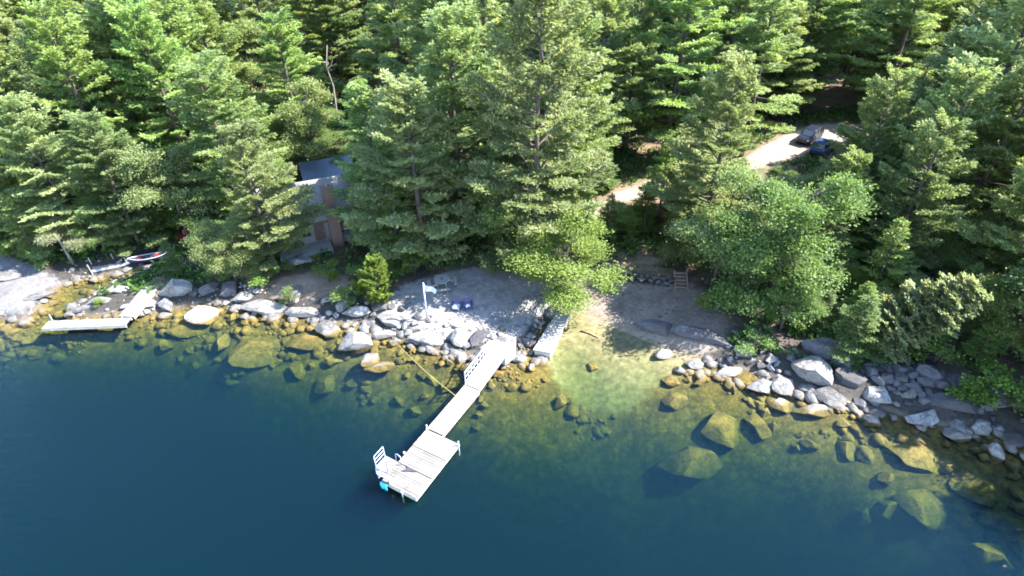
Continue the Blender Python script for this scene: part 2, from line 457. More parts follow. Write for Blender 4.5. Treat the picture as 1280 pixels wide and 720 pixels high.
def water_mat():
    m, nt = new_mat('lake_water')
    geo = N(nt, 'ShaderNodeNewGeometry')
    mp = N(nt, 'ShaderNodeMapping')
    mp.inputs['Rotation'].default_value = (0, 0, math.radians(38))
    mp.inputs['Scale'].default_value = (0.35, 1.6, 1.0)
    L(nt, geo.outputs['Position'], mp.inputs['Vector'])
    h1 = noise_n(nt, 1.5, 4, 0.6, mp.outputs[0])
    h2 = noise_n(nt, 5.0, 3, 0.55, mp.outputs[0])
    h = math_n(nt, 'ADD', h1, math_n(nt, 'MULTIPLY', h2, 0.35))
    bp = N(nt, 'ShaderNodeBump', i_Strength=0.9, i_Distance=0.06)
    L(nt, h, bp.inputs['Height'])
    fr = N(nt, 'ShaderNodeFresnel', i_IOR=1.24); L(nt, bp.outputs[0], fr.inputs['Normal'])
    gl = N(nt, 'ShaderNodeBsdfGlossy', i_Roughness=0.03); L(nt, bp.outputs[0], gl.inputs['Normal'])
    tr = N(nt, 'ShaderNodeBsdfTransparent')
    mx = N(nt, 'ShaderNodeMixShader')
    L(nt, fr.outputs[0], mx.inputs[0]); L(nt, tr.outputs[0], mx.inputs[1]); L(nt, gl.outputs[0], mx.inputs[2])
    # absorption and scattering per metre
    sa = (0.40, 0.26, 0.50); ss = (0.0022, 0.0125, 0.042)
    da = max(sa) ; ab = N(nt, 'ShaderNodeVolumeAbsorption', i_Density=1.0)
    ab.inputs['Color'].default_value = (1 - sa[0], 1 - sa[1], 1 - sa[2], 1)
    sc = N(nt, 'ShaderNodeVolumeScatter', i_Density=max(ss), i_Anisotropy=0.0)
    # scatter node takes colour = scattering / density; its colour does not add absorption in Cycles
    sc.inputs['Color'].default_value = tuple(x / max(ss) for x in ss) + (1,)
    ad = N(nt, 'ShaderNodeAddShader')
    L(nt, ab.outputs[0], ad.inputs[0]); L(nt, sc.outputs[0], ad.inputs[1])
    o = N(nt, 'ShaderNodeOutputMaterial')
    L(nt, mx.outputs[0], o.inputs['Surface']); L(nt, ad.outputs[0], o.inputs['Volume'])
    m.cycles.homogeneous_volume = True
    return m
M['water'] = water_mat()

# ------------------------------------------------------------------ shoreline and terrain
SHORE_PX = [(-420, 470), (-200, 410), (-60, 402), (0, 396), (25, 402), (48, 384), (64, 364), (86, 351), (112, 346), (140, 342),
            (166, 338), (190, 332), (172, 342), (142, 354), (116, 370), (90, 386), (112, 396), (148, 390), (176, 392), (196, 390), (218, 386),
            (252, 378), (284, 380), (320, 389), (360, 393), (402, 399), (440, 404), (480, 410), (520, 428), (560, 437), (600, 443),
            (634, 452), (650, 440), (664, 424), (688, 396), (712, 386), (736, 392), (768, 408), (800, 421), (840, 436), (880, 447),
            (912, 458), (952, 466), (1000, 486), (1040, 499), (1090, 505), (1130, 520), (1180, 533), (1222, 529), (1262, 543), (1310, 566), (1420, 630), (1560, 720), (1800, 900)]
SH = np.array([[*P(x, y)[:2]] for x, y in SHORE_PX])
POLY = np.vstack([SH, [[600, SH[-1, 1]], [600, 600], [-600, 600], [-600, SH[0, 1]]]])

def inside(poly, x, y):
    poly = np.asarray(poly, float)
    x = np.asarray(x, float); y = np.asarray(y, float)
    xf, yf = x.reshape(-1), y.reshape(-1)
    x1, y1 = poly[:, 0], poly[:, 1]; x2, y2 = np.roll(x1, -1), np.roll(y1, -1)
    sl = (x2 - x1) / np.where(y2 == y1, 1e-9, y2 - y1)
    out = np.zeros(xf.size, bool)
    for i in range(0, xf.size, 20000):
        X_, Y_ = xf[i:i + 20000, None], yf[i:i + 20000, None]
        c = ((y1 > Y_) != (y2 > Y_)) & (X_ < sl * (Y_ - y1) + x1)
        out[i:i + 20000] = c.sum(1) % 2 == 1
    return out.reshape(x.shape)

def segdist(pts, x, y, closed=False, k=None):
    """Distance to a polyline; with k a smooth minimum."""
    pts = np.asarray(pts, float)
    x = np.asarray(x, float); y = np.asarray(y, float)
    A = pts if closed else pts[:-1]; B = np.roll(pts, -1, 0) if closed else pts[1:]
    D = B - A; LL = (D ** 2).sum(1) + 1e-12
    xf, yf = x.reshape(-1), y.reshape(-1)
    out = np.zeros(xf.size)
    for i in range(0, xf.size, 20000):
        px_ = xf[i:i + 20000, None] - A[:, 0]; py_ = yf[i:i + 20000, None] - A[:, 1]
        t = np.clip((px_ * D[:, 0] + py_ * D[:, 1]) / LL, 0, 1)
        q = (px_ - t * D[:, 0]) ** 2 + (py_ - t * D[:, 1]) ** 2
        if k is None: out[i:i + 20000] = np.sqrt(q.min(1))
        else: out[i:i + 20000] = -np.log(np.exp(-k * np.minimum(np.sqrt(q), 300)).sum(1) + 1e-200) / k
    return out.reshape(x.shape)

def polydist(pts, x, y, closed=False): return segdist(pts, x, y, closed)
def softdist(x, y, k=0.9): return segdist(SH, x, y, False, k)

def sdist(x, y):
    d = polydist(SH, x, y)
    return np.where(inside(POLY, x, y), d, -d)

def vnoise(x, y, s, seed=0):
    """Smooth value noise, numpy."""
    X, Y = x * s + seed * 17.3, y * s + seed * 9.1
    xi, yi = np.floor(X).astype(np.int64), np.floor(Y).astype(np.int64)
    fx, fy = X - xi, Y - yi
    fx, fy = fx * fx * (3 - 2 * fx), fy * fy * (3 - 2 * fy)
    def hsh(a, b):
        h = (a * 374761393 + b * 668265263 + seed * 1274126177) & 0xFFFFFFFF
        h = ((h ^ (h >> 13)) * 1274126177) & 0xFFFFFFFF
        return ((h ^ (h >> 16)) & 0xFFFF) / 65535.0
    a, b, c, d = hsh(xi, yi), hsh(xi + 1, yi), hsh(xi, yi + 1), hsh(xi + 1, yi + 1)
    return (a * (1 - fx) + b * fx) * (1 - fy) + (c * (1 - fx) + d * fx) * fy - 0.5

COVE = P(770, 372)
SHELF_X = np.array([-60, -38, -30, -20, -10, -3, 3, 7, 12, 18, 24, 34, 60.0])
SHELF_S = np.array([3.0, 3.0, 3.0, 5.5, 5.5, 5.5, 6.5, 8.0, 6.8, 5.4, 6.0, 7.5, 8.0])
SHELF_E = np.array([1.35, 1.35, 1.35, 1.35, 1.35, 1.35, 1.6, 2.2, 1.9, 1.4, 1.35, 1.35, 1.35])

def height(x, y):
    x = np.asarray(x, float); y = np.asarray(y, float)
    d = sdist(x, y)
    dl = np.maximum(d, 0)
    land = 0.75 * (1 - np.exp(-dl / 1.1)) + 0.045 * dl + np.minimum(dl / 10, 1) * 0.9 * vnoise(x, y, 0.09, 3) \
        + np.minimum(dl / 3, 1) * 0.3 * vnoise(x, y, 0.4, 4)
    cove = np.exp(-(((x - COVE.x - 1) / 6.5) ** 2 + ((y - COVE.y + 0.5) / 4.2) ** 2) ** 2)
    beach = 0.075 * dl + 0.04 * vnoise(x, y, 0.8, 5)
    land = land * (1 - cove) + beach * cove
    dw = np.maximum(-d, 0)
    wgt = np.clip(dw / 3.0, 0, 1); wgt = wgt * wgt * (3 - 2 * wgt)
    u_ = dw > 0
    if u_.any():
        dw[u_] = dw[u_] * (1 - wgt[u_]) + np.maximum(softdist(x[u_], y[u_]) + 1.0, 0.3) * wgt[u_]
    S = np.interp(x, SHELF_X, SHELF_S)
    u = dw / S
    dep = 2.3 * np.where(u < 1, np.maximum(u, 0) ** np.interp(x, SHELF_X, SHELF_E), 1 + (u - 1) * 2.7)
    dep = np.minimum(dep, 9 + 0 * dep) + np.minimum(dw, 1.5) * 0.25 * (vnoise(x, y, 0.5, 6) + 0.2)
    dep = np.where(dw > 0, np.maximum(dep, 0.02 * dw), 0)
    return np.where(d > 0, land, -dep)

def hz(x, y): return float(height(np.array([x]), np.array([y]))[0])

def G(px, py):
    """Ground point seen at a pixel (iterated on the terrain)."""
    z = 0.5
    for _ in range(16):
        p = P(px, py, z)
        z = 0.5 * z + 0.5 * hz(p.x, p.y)
    p = P(px, py, z)
    return Vector((p.x, p.y, hz(p.x, p.y)))

def axis(fine0, fine1, step, far, n_far):
    f = np.arange(fine0, fine1 + 1e-6, step)
    g = np.geomspace(1, far, n_far)
    return np.concatenate([fine0 - g[::-1], f, fine1 + g])
gx = axis(-50, 50, 0.4, 500, 22)
gy = axis(8, 62, 0.4, 500, 26)
gy = gy[gy > -120]
X, Y = np.meshgrid(gx, gy)
Z = height(X, Y)
nx_, ny_ = len(gx), len(gy)

def grid_faces(mask):
    j, i = np.nonzero(mask)
    a = j * nx_ + i
    return np.stack([a, a + 1, a + 1 + nx_, a + nx_], axis=1)

fc = (Z[:-1, :-1] + Z[1:, :-1] + Z[:-1, 1:] + Z[1:, 1:]) / 4
def mesh_from(name, V, F, mat, smooth=True):
    used, inv = np.unique(F.reshape(-1), return_inverse=True)
    me = bpy.data.meshes.new(name)
    me.vertices.add(len(used)); me.vertices.foreach_set('co', V[used].reshape(-1).astype(np.float32))
    k = F.shape[1]
    me.loops.add(F.size); me.loops.foreach_set('vertex_index', inv.reshape(-1).astype(np.int32))
    me.polygons.add(len(F))
    me.polygons.foreach_set('loop_start', np.arange(0, F.size, k, dtype=np.int32))
    me.polygons.foreach_set('loop_total', np.full(len(F), k, dtype=np.int32))
    if smooth: me.polygons.foreach_set('use_smooth', np.ones(len(F), bool))
    me.materials.append(mat)
    me.update(calc_edges=True); me.validate()
    return me
VT = np.stack([X, Y, Z], axis=-1).reshape(-1, 3)
tag(obj('ground', mesh_from('ground', VT, grid_faces(fc >= 0), M['ground'])), kind='structure')
tag(obj('lake_bed', mesh_from('lake_bed', VT, grid_faces(fc < 0), M['ground'])), kind='structure')

def sheet(name, poly_xy, mat, step=0.16, lift=0.035, ragged=0.5, soft=1.3):
    poly = np.array(poly_xy)
    x0, y0 = poly.min(0) - 1; x1, y1 = poly.max(0) + 1
    sx, sy = np.arange(x0, x1, step), np.arange(y0, y1, step)
    A, B = np.meshgrid(sx, sy)
    wx = A + ragged * (vnoise(A, B, 0.9, 21) + 0.6 * vnoise(A, B, 2.6, 22)); wy = B + ragged * (vnoise(A, B, 0.9, 23) + 0.6 * vnoise(A, B, 2.6, 24))
    cx, cy = (wx[:-1, :-1] + wx[1:, 1:]) / 2, (wy[:-1, :-1] + wy[1:, 1:]) / 2
    mk = inside(poly, cx, cy)
    ed = np.clip(polydist(poly, wx, wy, True) / 0.5, 0, 1)
    H = height(A, B) + lift * (0.4 + 0.6 * ed)
    # sit above the coarser ground grid too
    n = len(sx)
    j, i = np.nonzero(mk)
    a = j * n + i
    F = np.stack([a, a + 1, a + 1 + n, a + n], axis=1)
    V = np.stack([A, B, H], axis=-1).reshape(-1, 3)
    used = np.unique(F.reshape(-1))
    me = mesh_from(name, V, F, mat)
    at = me.attributes.new('edge', 'FLOAT', 'POINT')
    at.data.foreach_set('value', np.clip(polydist(poly, A, B, True) / soft, 0, 1).reshape(-1)[used].astype(np.float32))
    return tag(obj(name, me), kind='structure')

def gpoly(pts): return [tuple(G(*p)[:2]) for p in pts]
PATIO = gpoly([(455, 395), (500, 352), (560, 335), (640, 330), (700, 345), (720, 372), (690, 394), (664, 420), (636, 446), (600, 438), (545, 430), (500, 414)])
BEACH = gpoly([(700, 384), (722, 352), (760, 338), (860, 340), (900, 372), (925, 405), (905, 440)]) + [tuple(P(*p)[:2]) for p in [(870, 470), (838, 478), (800, 506), (745, 508), (700, 486), (668, 455), (668, 425)]]
YARD = gpoly([(325, 372), (345, 345), (400, 335), (440, 340), (448, 370), (400, 378), (350, 380)])
YARD2 = gpoly([(150, 372), (178, 350), (215, 340), (240, 345), (236, 366), (200, 375)])
WALKPATH = gpoly([(740, 338), (755, 325), (830, 318), (850, 322), (835, 333), (770, 342)])
DRIVE_PX = [(690, 290, 1.6), (742, 268, 1.6), (775, 246, 1.7), (830, 228, 1.7), (890, 216, 1.7), (940, 204, 1.9), (985, 186, 3.0), (1018, 172, 3.6), (1052, 164, 3.0), (1120, 160, 1.8)]
dc = [(G(a, b), w) for a, b, w in DRIVE_PX]
lft, rgt = [], []
for i, (p, w) in enumerate(dc):
    t = dc[min(i + 1, len(dc) - 1)][0] - dc[max(i - 1, 0)][0]
    nrm = Vector((-t.y, t.x, 0)).normalized()
    lft.append(tuple((p + nrm * w)[:2])); rgt.append(tuple((p - nrm * w)[:2]))
DRIVE = lft + rgt[::-1]
SHINGLE = [tuple(P(*p)[:2]) for p in [(-200, 412), (-60, 404), (0, 400), (25, 404), (50, 386), (66, 366), (86, 353)]] + gpoly([(70, 340), (20, 318), (-60, 318), (-200, 330)])
tag(sheet('patio', PATIO, M['gravel']), kind='structure')
sheet('beach', BEACH, M['sand'], lift=0.03, soft=1.7)
tag(sheet('sandy_ground', YARD, M['yard']), kind='structure')
tag(sheet('bare_ground', YARD2, M['yard']), kind='structure')
tag(sheet('path', WALKPATH, M['yard']), kind='structure')
tag(sheet('driveway', DRIVE, M['drive'], step=0.3, lift=0.06), kind='structure')
tag(sheet('shore', SHINGLE, M['shingle'], step=0.2), kind='structure')

# water: closed volume, its floor under the lake bed
wb = MB()
wb.box((0, 140, -7.0), (1400, 900, 14.0))
lake = wb.build('lake_water', M['water'])
tag(lake, kind='structure')
# ------------------------------------------------------------------ trees
def diamonds(c, d, ln, wd, var, rng, flatn=0.5):
    """Leaf or needle faces: centres c (n,3), unit directions d, lengths, half widths."""
    n = len(c)
    r = rng.normal(size=(n, 3)) * flatn + np.array([0, 0, 1.0])
    w = np.cross(d, r); w /= np.linalg.norm(w, axis=1, keepdims=True) + 1e-9
    ln = ln[:, None]; wd = wd[:, None]
    return np.stack([c, c + d * ln * 0.55 + w * wd, c + d * ln, c + d * ln * 0.55 - w * wd], axis=1)

def tuft_mesh(name, C, D, rng, per, ln, wd, mat, spread=0.8, up=0.35, droop=0.0, lnvar=0.35, V0=None, zflat=1.0, flatn=0.5):
    C = np.asarray(C); D = np.asarray(D); n = len(C)
    c = np.repeat(C, per, axis=0) + rng.normal(size=(n * per, 3)) * (ln * 0.24 * np.array([1, 1, zflat]))
    d = np.repeat(D, per, axis=0) + rng.normal(size=(n * per, 3)) * (spread * np.array([1, 1, zflat]))
    d[:, 2] += up - droop
    d /= np.linalg.norm(d, axis=1, keepdims=True) + 1e-9
    l = ln * (1 + lnvar * rng.uniform(-1, 1, n * per))
    base = rng.uniform(0.2, 0.8, n) if V0 is None else np.asarray(V0)
    var = np.clip(np.repeat(base, per) + rng.normal(size=n * per) * 0.14, 0, 1)
    return quads_mesh(name, diamonds(c, d, l, l * wd, var, rng, flatn), mat, var)

def pine(seed, H, R, z0f=0.22, droop=0.0, dense=1.0, mat='pine', bark='bark', per=9, ln=0.30, wd=0.2, power=0.7, name='pine', gap=0.18, tier=1.0):
    rng = np.random.default_rng(seed); rd = random.Random(seed)
    T = MB()
    ax = rng.normal(size=2) * 0.012 * H
    npt = 9
    tr = [(ax[0] * math.sin(2.5 * k / npt) * k / npt, ax[1] * math.sin(3 * k / npt + 1) * k / npt, H * k / (npt - 1)) for k in range(npt)]
    r0 = 0.0135 * H + 0.03
    T.tube(tr, [r0 * (1 - k / (npt - 1)) ** 0.8 + 0.015 for k in range(npt)], 8)
    def tp(z):
        f = min(max(z / H * (npt - 1), 0), npt - 1.001); i = int(f); q = f - i
        return Vector(tr[i]).lerp(Vector(tr[i + 1]), q)
    C, D, V0 = [], [], []
    z = z0f * H
    lob = [(rd.uniform(0, 2 * PI), rd.uniform(0.0, 0.3)) for _ in range(3)]
    while z < H * 0.985:
        t = (z - z0f * H) / (H * (1 - z0f))
        nb = rd.choice((6, 6, 7, 8)) if t < 0.8 else 5
        a0 = rd.uniform(0, 2 * PI)
        for b in range(nb):
            if rd.random() < gap: continue
            az = a0 + b * 2 * PI / nb + rd.uniform(-.35, .35)
            asym = 1 + sum(s * math.cos(az - a) for a, s in lob)
            Lb = R * (1 - t) ** power * (0.62 + 0.38 * min(1, t / 0.22)) * rd.uniform(0.5, 1.2) * asym + 0.25
            el = math.radians(-6 + 50 * t ** 1.6) + rd.uniform(-.12, .16) - droop * (1 - t)
            p0 = tp(z + rd.uniform(-.2, .2))
            hd = Vector((math.cos(az), math.sin(az), 0))
            side = Vector((-hd.y, hd.x, 0))
            def bp(s):
                return p0 + hd * (Lb * s * math.cos(el)) + Vector((0, 0, Lb * (s * math.sin(el) + (0.16 - droop * 0.5) * s * s - 0.05 * s))) + side * (Lb * 0.08 * math.sin(s * 3 + az * 5))
            T.tube([bp(0), bp(.35), bp(.7), bp(1)], [0.02 + 0.011 * Lb, 0.015 + 0.007 * Lb, 0.012 + .003 * Lb, 0.006], 3, caps=False)
            bv = rd.uniform(0.05, 0.85)
            fw_ = rd.uniform(.32, .52)                       # half width of the fan / its length
            s = 0.25 + 0.15 * rd.random()
            while s <= 1.0:
                q = bp(s)
                C.append(q); D.append(hd * 0.9 + Vector((0, 0, .22))); V0.append(bv + 0.2 * s)
                e = (s - .25) / .75
                tl = (fw_ * Lb * (0.35 + 1.1 * e) * max(0.0, 1.0 - e ** 2.2) + 0.10) * rd.uniform(.7, 1.12)
                for sg in (-1, 1):
                    ang = rd.uniform(.75, 1.1)
                    td = (hd * math.cos(ang) + side * (sg * math.sin(ang)) + Vector((0, 0, rd.uniform(-.02, .10) - droop * .4)))
                    k = 0.18
                    while k < tl + 0.1:
                        C.append(q + td * k + Vector((0, 0, rd.uniform(-.04, .04)))); D.append(td * .8 + hd * .3); V0.append(bv + 0.25 * k / (tl + .1))
                        k += 0.25 / dense
                s += 0.27 / dense / max(Lb, 0.6)
        z += (1.3 - 0.65 * t) * rd.uniform(.7, 1.3) / math.sqrt(dense) * (H / 18) ** 0.4 * tier
    for k in range(6):
        C.append(tp(H * (0.97 + 0.005 * k))); D.append(Vector((rd.uniform(-.3, .3), rd.uniform(-.3, .3), 1))); V0.append(.6)
    cm = tuft_mesh(name + '_crown', C, D, rng, per, ln, wd, M[mat], spread=0.6, up=0.16, droop=droop * 0.8, V0=V0, zflat=.4, flatn=.34)
    return T.mesh(name + '_trunk', M[bark], smooth=True), cm, H

def broad(seed, H, R, base=0.3, nclump=70, per=75, ln=0.165, wd=0.40, mat='maple', bark='bark', flat=0.42, droop=0.0, name='maple', clr=0.8, multi=1, shell=0.35):
    rng = np.random.default_rng(seed); rd = random.Random(seed)
    T = MB()
    stems = []
    for s in range(multi):
        a = rd.uniform(0, 2 * PI); sp = 0.0 if multi == 1 else rd.uniform(.1, .35) * R
        top = Vector((math.cos(a) * sp * 1.6 + rd.uniform(-.03, .03) * H, math.sin(a) * sp * 1.6 + rd.uniform(-.03, .03) * H, H * 0.86))
        b0 = Vector((math.cos(a) * sp * .25, math.sin(a) * sp * .25, 0))
        mid = b0.lerp(top, .5) + Vector((rd.uniform(-.02, .02) * H, rd.uniform(-.02, .02) * H, 0))
        pts = [b0, b0.lerp(mid, .5), mid, mid.lerp(top, .5), top]
        r0 = (0.016 * H + 0.03) / math.sqrt(multi)
        T.tube(pts, [r0 * 1.15, r0 * .9, r0 * .65, r0 * .35, r0 * .1], 7)
        stems.append(pts)
    cz, hzr = H * (base + 1) / 2, H * (1 - base) / 2
    lobes = []
    nl = max(5, int(nclump / 9)) if R > 2 else 5
    tries = 0
    while len(lobes) < nl and tries < 4000:
        tries += 1
        v = Vector(rng.normal(size=3)); v.normalize()
        if v.z < -0.75: continue
        k = rd.uniform(.45, .98)
        c = Vector((v.x * R * k, v.y * R * k, cz + v.z * hzr * k))
        if all((c - o).length > R * .42 for o, _ in lobes): lobes.append((c, R * rd.uniform(.2, .42)))
    centres = []
    tries = 0
    while len(centres) < nclump and tries < 9000:
        tries += 1
        lc_, lr = rd.choice(lobes)
        v = Vector(rng.normal(size=3)); v.normalize()
        c = lc_ + Vector((v.x, v.y, v.z * .62)) * (lr * rd.uniform(.35, 1.0))
        if c.z < H * base * .7 + .25: continue
        if all((c - o).length > clr * 0.5 for o in centres): centres.append(c)
    C, D, V0 = [], [], []
    for c in centres:
        st = rd.choice(stems)
        f = min(max((c.z / H - 0.28) / 0.62, 0.0), 1.0) * 3.2 + 0.6
        i = min(int(f), 3); a = st[i].lerp(st[i + 1], min(f - i, 1))
        m1 = a.lerp(c, .5) + Vector((0, 0, 0.08 * (c - a).length))
        rb = 0.012 + 0.010 * (c - a).length
        T.tube([a, m1, c], [rb, rb * .6, .006], 3, caps=False)
        out = Vector((c.x, c.y, (c.z - cz) * 0.6)); out = out.normalized() if out.length > 0.01 else Vector((0, 0, 1))
        cr = clr * rd.uniform(.65, 1.2)
        bv = rd.uniform(.2, .75)
        k = int(per * rd.uniform(.7, 1.2))
        g = rng.normal(size=(k, 3)) * np.array([.5, .5, .5 * flat]) * cr
        for q in g:
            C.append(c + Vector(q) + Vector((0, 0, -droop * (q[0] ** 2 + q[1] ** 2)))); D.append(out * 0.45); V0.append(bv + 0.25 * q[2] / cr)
    cm = tuft_mesh(name + '_crown', C, D, rng, 1, ln, wd, M[mat], spread=0.75, up=0.1, droop=droop, V0=V0, zflat=.6, flatn=.45)
    return T.mesh(name + '_trunk', M[bark], smooth=True), cm, H

PINES = [pine(100 + i, 18, r, z0, name='pine', power=pw, gap=gp) for i, (r, z0, pw, gp) in enumerate(
    ((5.6, .08, .48, .08), (5.2, .14, .46, .12), (5.9, .05, .46, .06), (4.8, .20, .44, .16), (5.4, .09, .54, .08), (5.8, .04, .52, .08), (4.6, .06, .70, .06), (5.2, .22, .42, .2)))]
HEMS = [pine(200 + i, 11, r, 0.06, droop=0.16, dense=1.15, mat='hemlock', per=6, ln=0.27, wd=0.17, power=0.95, name='hemlock', gap=.08) for i, r in enumerate((2.7, 3.1, 2.4))]
MAPLES = [broad(300 + i, 11, r, b, n, 300, name='maple', clr=1.05) for i, (r, b, n) in enumerate(((4.0, .03, 125), (3.5, .08, 105), (4.2, .0, 140)))]
SHRUBS = [broad(400 + i, 2.4, 1.25, 0.02, 34, 60, ln=.15, mat='shrub', name='shrub', clr=.5, multi=4, shell=.2) for i in range(4)]
GREYS = [pine(470, 8, 2.3, .06, droop=.05, dense=1.5, mat='birch', bark='bark_grey', per=10, ln=.24, wd=.22, power=.55, name='silver_tree', gap=.05, tier=.62)] + [broad(450 + i, 7.5, 1.9, 0.12, 130, 190, ln=.14, wd=.32, mat='birch', bark='bark_grey', name='silver_tree', clr=.6, droop=.25, flat=.8, shell=.2) for i in range(2)]
CEDARS = [pine(500, 3.4, 1.15, 0.02, droop=-0.35, dense=1.8, mat='shrub', per=7, ln=.16, wd=.3, power=.62, name='cedar', gap=.0)]

def dead(seed, H):
    rd = random.Random(seed); T = MB()
    pts = [(rd.uniform(-.006, .006) * H * k, rd.uniform(-.006, .006) * H * k, H * k / 5) for k in range(6)]
    T.tube(pts, [.16 * (1 - k / 5.5) + .02 for k in range(6)], 7)
    B = T
    for k in range(16):
        z = H * rd.uniform(.3, .95); a = rd.uniform(0, 2 * PI); l = rd.uniform(.5, 1.9)
        f = z / H * 5; i = min(int(f), 4); p = Vector(pts[i]).lerp(Vector(pts[i + 1]), f - i)
        B.tube([p, p + Vector((math.cos(a) * l * .6, math.sin(a) * l * .6, l * .1)), p + Vector((math.cos(a) * l, math.sin(a) * l, l * .35))], [.035, .022, .008], 3)
    return T.mesh('dead_trunk', M['bark_grey'], True), None, H
DEAD = [dead(1, 11), dead(2, 9)]

TREES = []          # (object, kind, x, y, H, crown radius)
def plant(kind, variants, x, y, H, wid=1.0, vi=None, rz=None, tilt=None, label=None, group=None, parts=('trunk', 'crown'), cat='tree', sink=0.05):
    tm, cm, H0 = variants[random.randrange(len(variants)) if vi is None else vi]
    s = H / H0
    e = empty(kind, (x, y, hz(x, y) - sink), random.uniform(0, 2 * PI) if rz is None else rz, label, cat, group)
    if cm is None:
        bpy.data.objects.remove(e)
        e = tag(obj(kind, tm), label, cat, group)
        e.location = (x, y, hz(x, y) - sink); e.scale = (s, s, s)
        return e
    if tilt: e.rotation_euler = tilt
    else: e.rotation_euler = (random.uniform(-.03, .03), random.uniform(-.03, .03), e.rotation_euler.z)
    e.scale = (s * wid, s * wid, s)
    obj(parts[0], tm, e); obj(parts[1], cm, e)
    TREES.append((e, kind, x, y, H, label))
    return e

def hero(kind, variants, px, py, H, **kw):
    g = G(px, py)
    return plant(kind, variants, g.x, g.y, H, **kw)

# trees told apart by where they stand; off-frame ones are added for shade
hero('pine_tree', PINES, 580, 303, 20.5, vi=0, wid=.9, label='tall dark pine between the cabin and the tallest pine')
hero('pine_tree', PINES, 668, 343, 23.0, vi=2, wid=.86, label='broad tallest pine rising behind the gravel patio')
hero('pine_tree', PINES, 706, 268, 20.5, vi=4, wid=.8, label='pine beside the driveway just behind the tallest pine')
hero('maple_tree', MAPLES, 702, 374, 8.2, vi=0, wid=1.35, label='bright leafy maple overhanging the patio and concrete dock slab')
hero('maple_tree', MAPLES, 624, 322, 9.5, vi=1, label='leafy tree at the back edge of the gravel patio')
hero('hemlock_tree', HEMS, 500, 335, 10.0, vi=0, label='dark hemlock standing beside the brick chimney of the cabin')
hero('pine_tree', PINES, 486, 300, 15.5, vi=6, label='slender pine just right of the cabin')
hero('maple_tree', MAPLES, 470, 318, 6.0, vi=1, label='small bright tree close to the cabin corner')
hero('hemlock_tree', HEMS, 545, 330, 6.5, vi=1, label='low hemlock behind the octagonal picnic table')
hero('cedar_shrub', CEDARS, 476, 377, 4.1, vi=0, label='bright green cone-shaped cedar at the patio corner', cat='shrub')
hero('pine_tree', PINES, 874, 306, 17.0, vi=0, wid=.85, label='spreading pine behind the stone retaining wall')
hero('pine_tree', PINES, 926, 196, 18.5, vi=3, label='tall pine with bare lower trunk beside the parked cars')
hero('maple_tree', MAPLES, 926, 368, 9.5, vi=0, wid=1.0, label='dark leafy tree hanging over the right half of the shaded beach')
hero('maple_tree', MAPLES, 975, 414, 5.0, vi=1, wid=1.1, label='low leafy tree in front of the large bright maple trunk')
hero('pine_tree', PINES, 1026, 334, 11.0, vi=5, wid=.9, label='pine rising between the large bright maple and the broad bright pine')
hero('maple_tree', MAPLES, 960, 392, 12.5, vi=2, wid=.95, label='large bright maple over the shaded beach and boulders')
hero('maple_tree', MAPLES, 892, 352, 10.0, vi=0, label='dark leafy tree beside the wooden steps')
hero('pine_tree', PINES, 1118, 322, 16.5, vi=2, wid=.9, label='broad bright pine below the parked cars')
hero('pine_tree', PINES, 1180, 322, 17.5, vi=0, label='pine behind the leaning silvery tree')
hero('pine_tree', PINES, 1262, 300, 18.0, vi=4, label='pine at the far right above the shaded shore')
hero('maple_tree', MAPLES, 1250, 446, 7.0, vi=2, label='dark maple overhanging the shaded right boulders')
hero('maple_tree', MAPLES, 1318, 478, 11.5, vi=0, label='maple at the right end of the shore')
for px_, py_, H_, k_, lb_ in ((1330, 452, 13.5, 1, 'second'), (1378, 462, 14, 2, 'third'), (1425, 520, 13, 0, 'fourth'), (1450, 470, 15, 1, 'fifth'), (1335, 432, 10.5, 2, 'first')):  # off-frame trees added for the shade they throw on the right shore
    hero('maple_tree', MAPLES, px_, py_, H_, vi=k_, wid=.95, label='tall off-frame leafy tree, %s from left along the shore past the right boulders' % lb_)
hero('pine_tree', PINES, 1395, 500, 16.0, vi=5, label='pine outside the frame past the right end of the shore')
hero('pine_tree', PINES, 1380, 405, 14.0, vi=2, label='pine just past the right edge behind the shore maples')
hero('pine_tree', PINES, 1465, 522, 15.0, vi=0, label='pine shading the water from beyond the right edge')
hero('maple_tree', MAPLES, 1315, 385, 8.0, vi=1, label='leafy tree in the second row above the shaded right boulders')
k = 0
for px_, py_, H_, k_ in ((1560, 500, 19, 3), (1700, 620, 20, 5), (1480, 480, 19, 1), (1600, 430, 20, 2), (1760, 500, 20, 0), (1420, 360, 18, 4)):  # off-frame pines added to block bright sky reflections and shade the water
    hero('pine_tree', PINES, px_, py_, H_, vi=k_, label='tall pine past the right edge of the frame, %s along that shore' % ['first', 'second', 'third', 'fourth', 'fifth', 'sixth', 'seventh', 'eighth', 'ninth', 'tenth'][k]); k += 1
g = G(1066, 428)
plant('willow_tree', GREYS, g.x, g.y, 8.6, vi=0, wid=1.05, tilt=(0.25, 0.62, 0.0), label='silvery pale tree leaning out over the shore boulders')
hero('willow_tree', GREYS, 92, 330, 4.8, vi=1, wid=1.25, label='silvery round bush behind the shingle beach')
hero('maple_tree', MAPLES, 296, 352, 6.2, vi=2, wid=.95, label='pale yellow-green bushy tree on the rocks left of the cabin')
hero('pine_tree', PINES, 345, 338, 13.2, vi=2, wid=.9, label='pale pine whose boughs hang over the cabin roof')
hero('maple_tree', MAPLES, 238, 300, 10.0, vi=1, label='dark green maple behind the red chairs')
hero('pine_tree', PINES, 175, 306, 13.0, vi=5, label='pine whose low boughs hang above the blue canoe')
hero('pine_tree', PINES, 105, 300, 14.0, vi=0, label='pine right behind the silvery round bush')
hero('pine_tree', PINES, 20, 300, 13.0, vi=4, label='leftmost pine on the edge of the shingle beach')
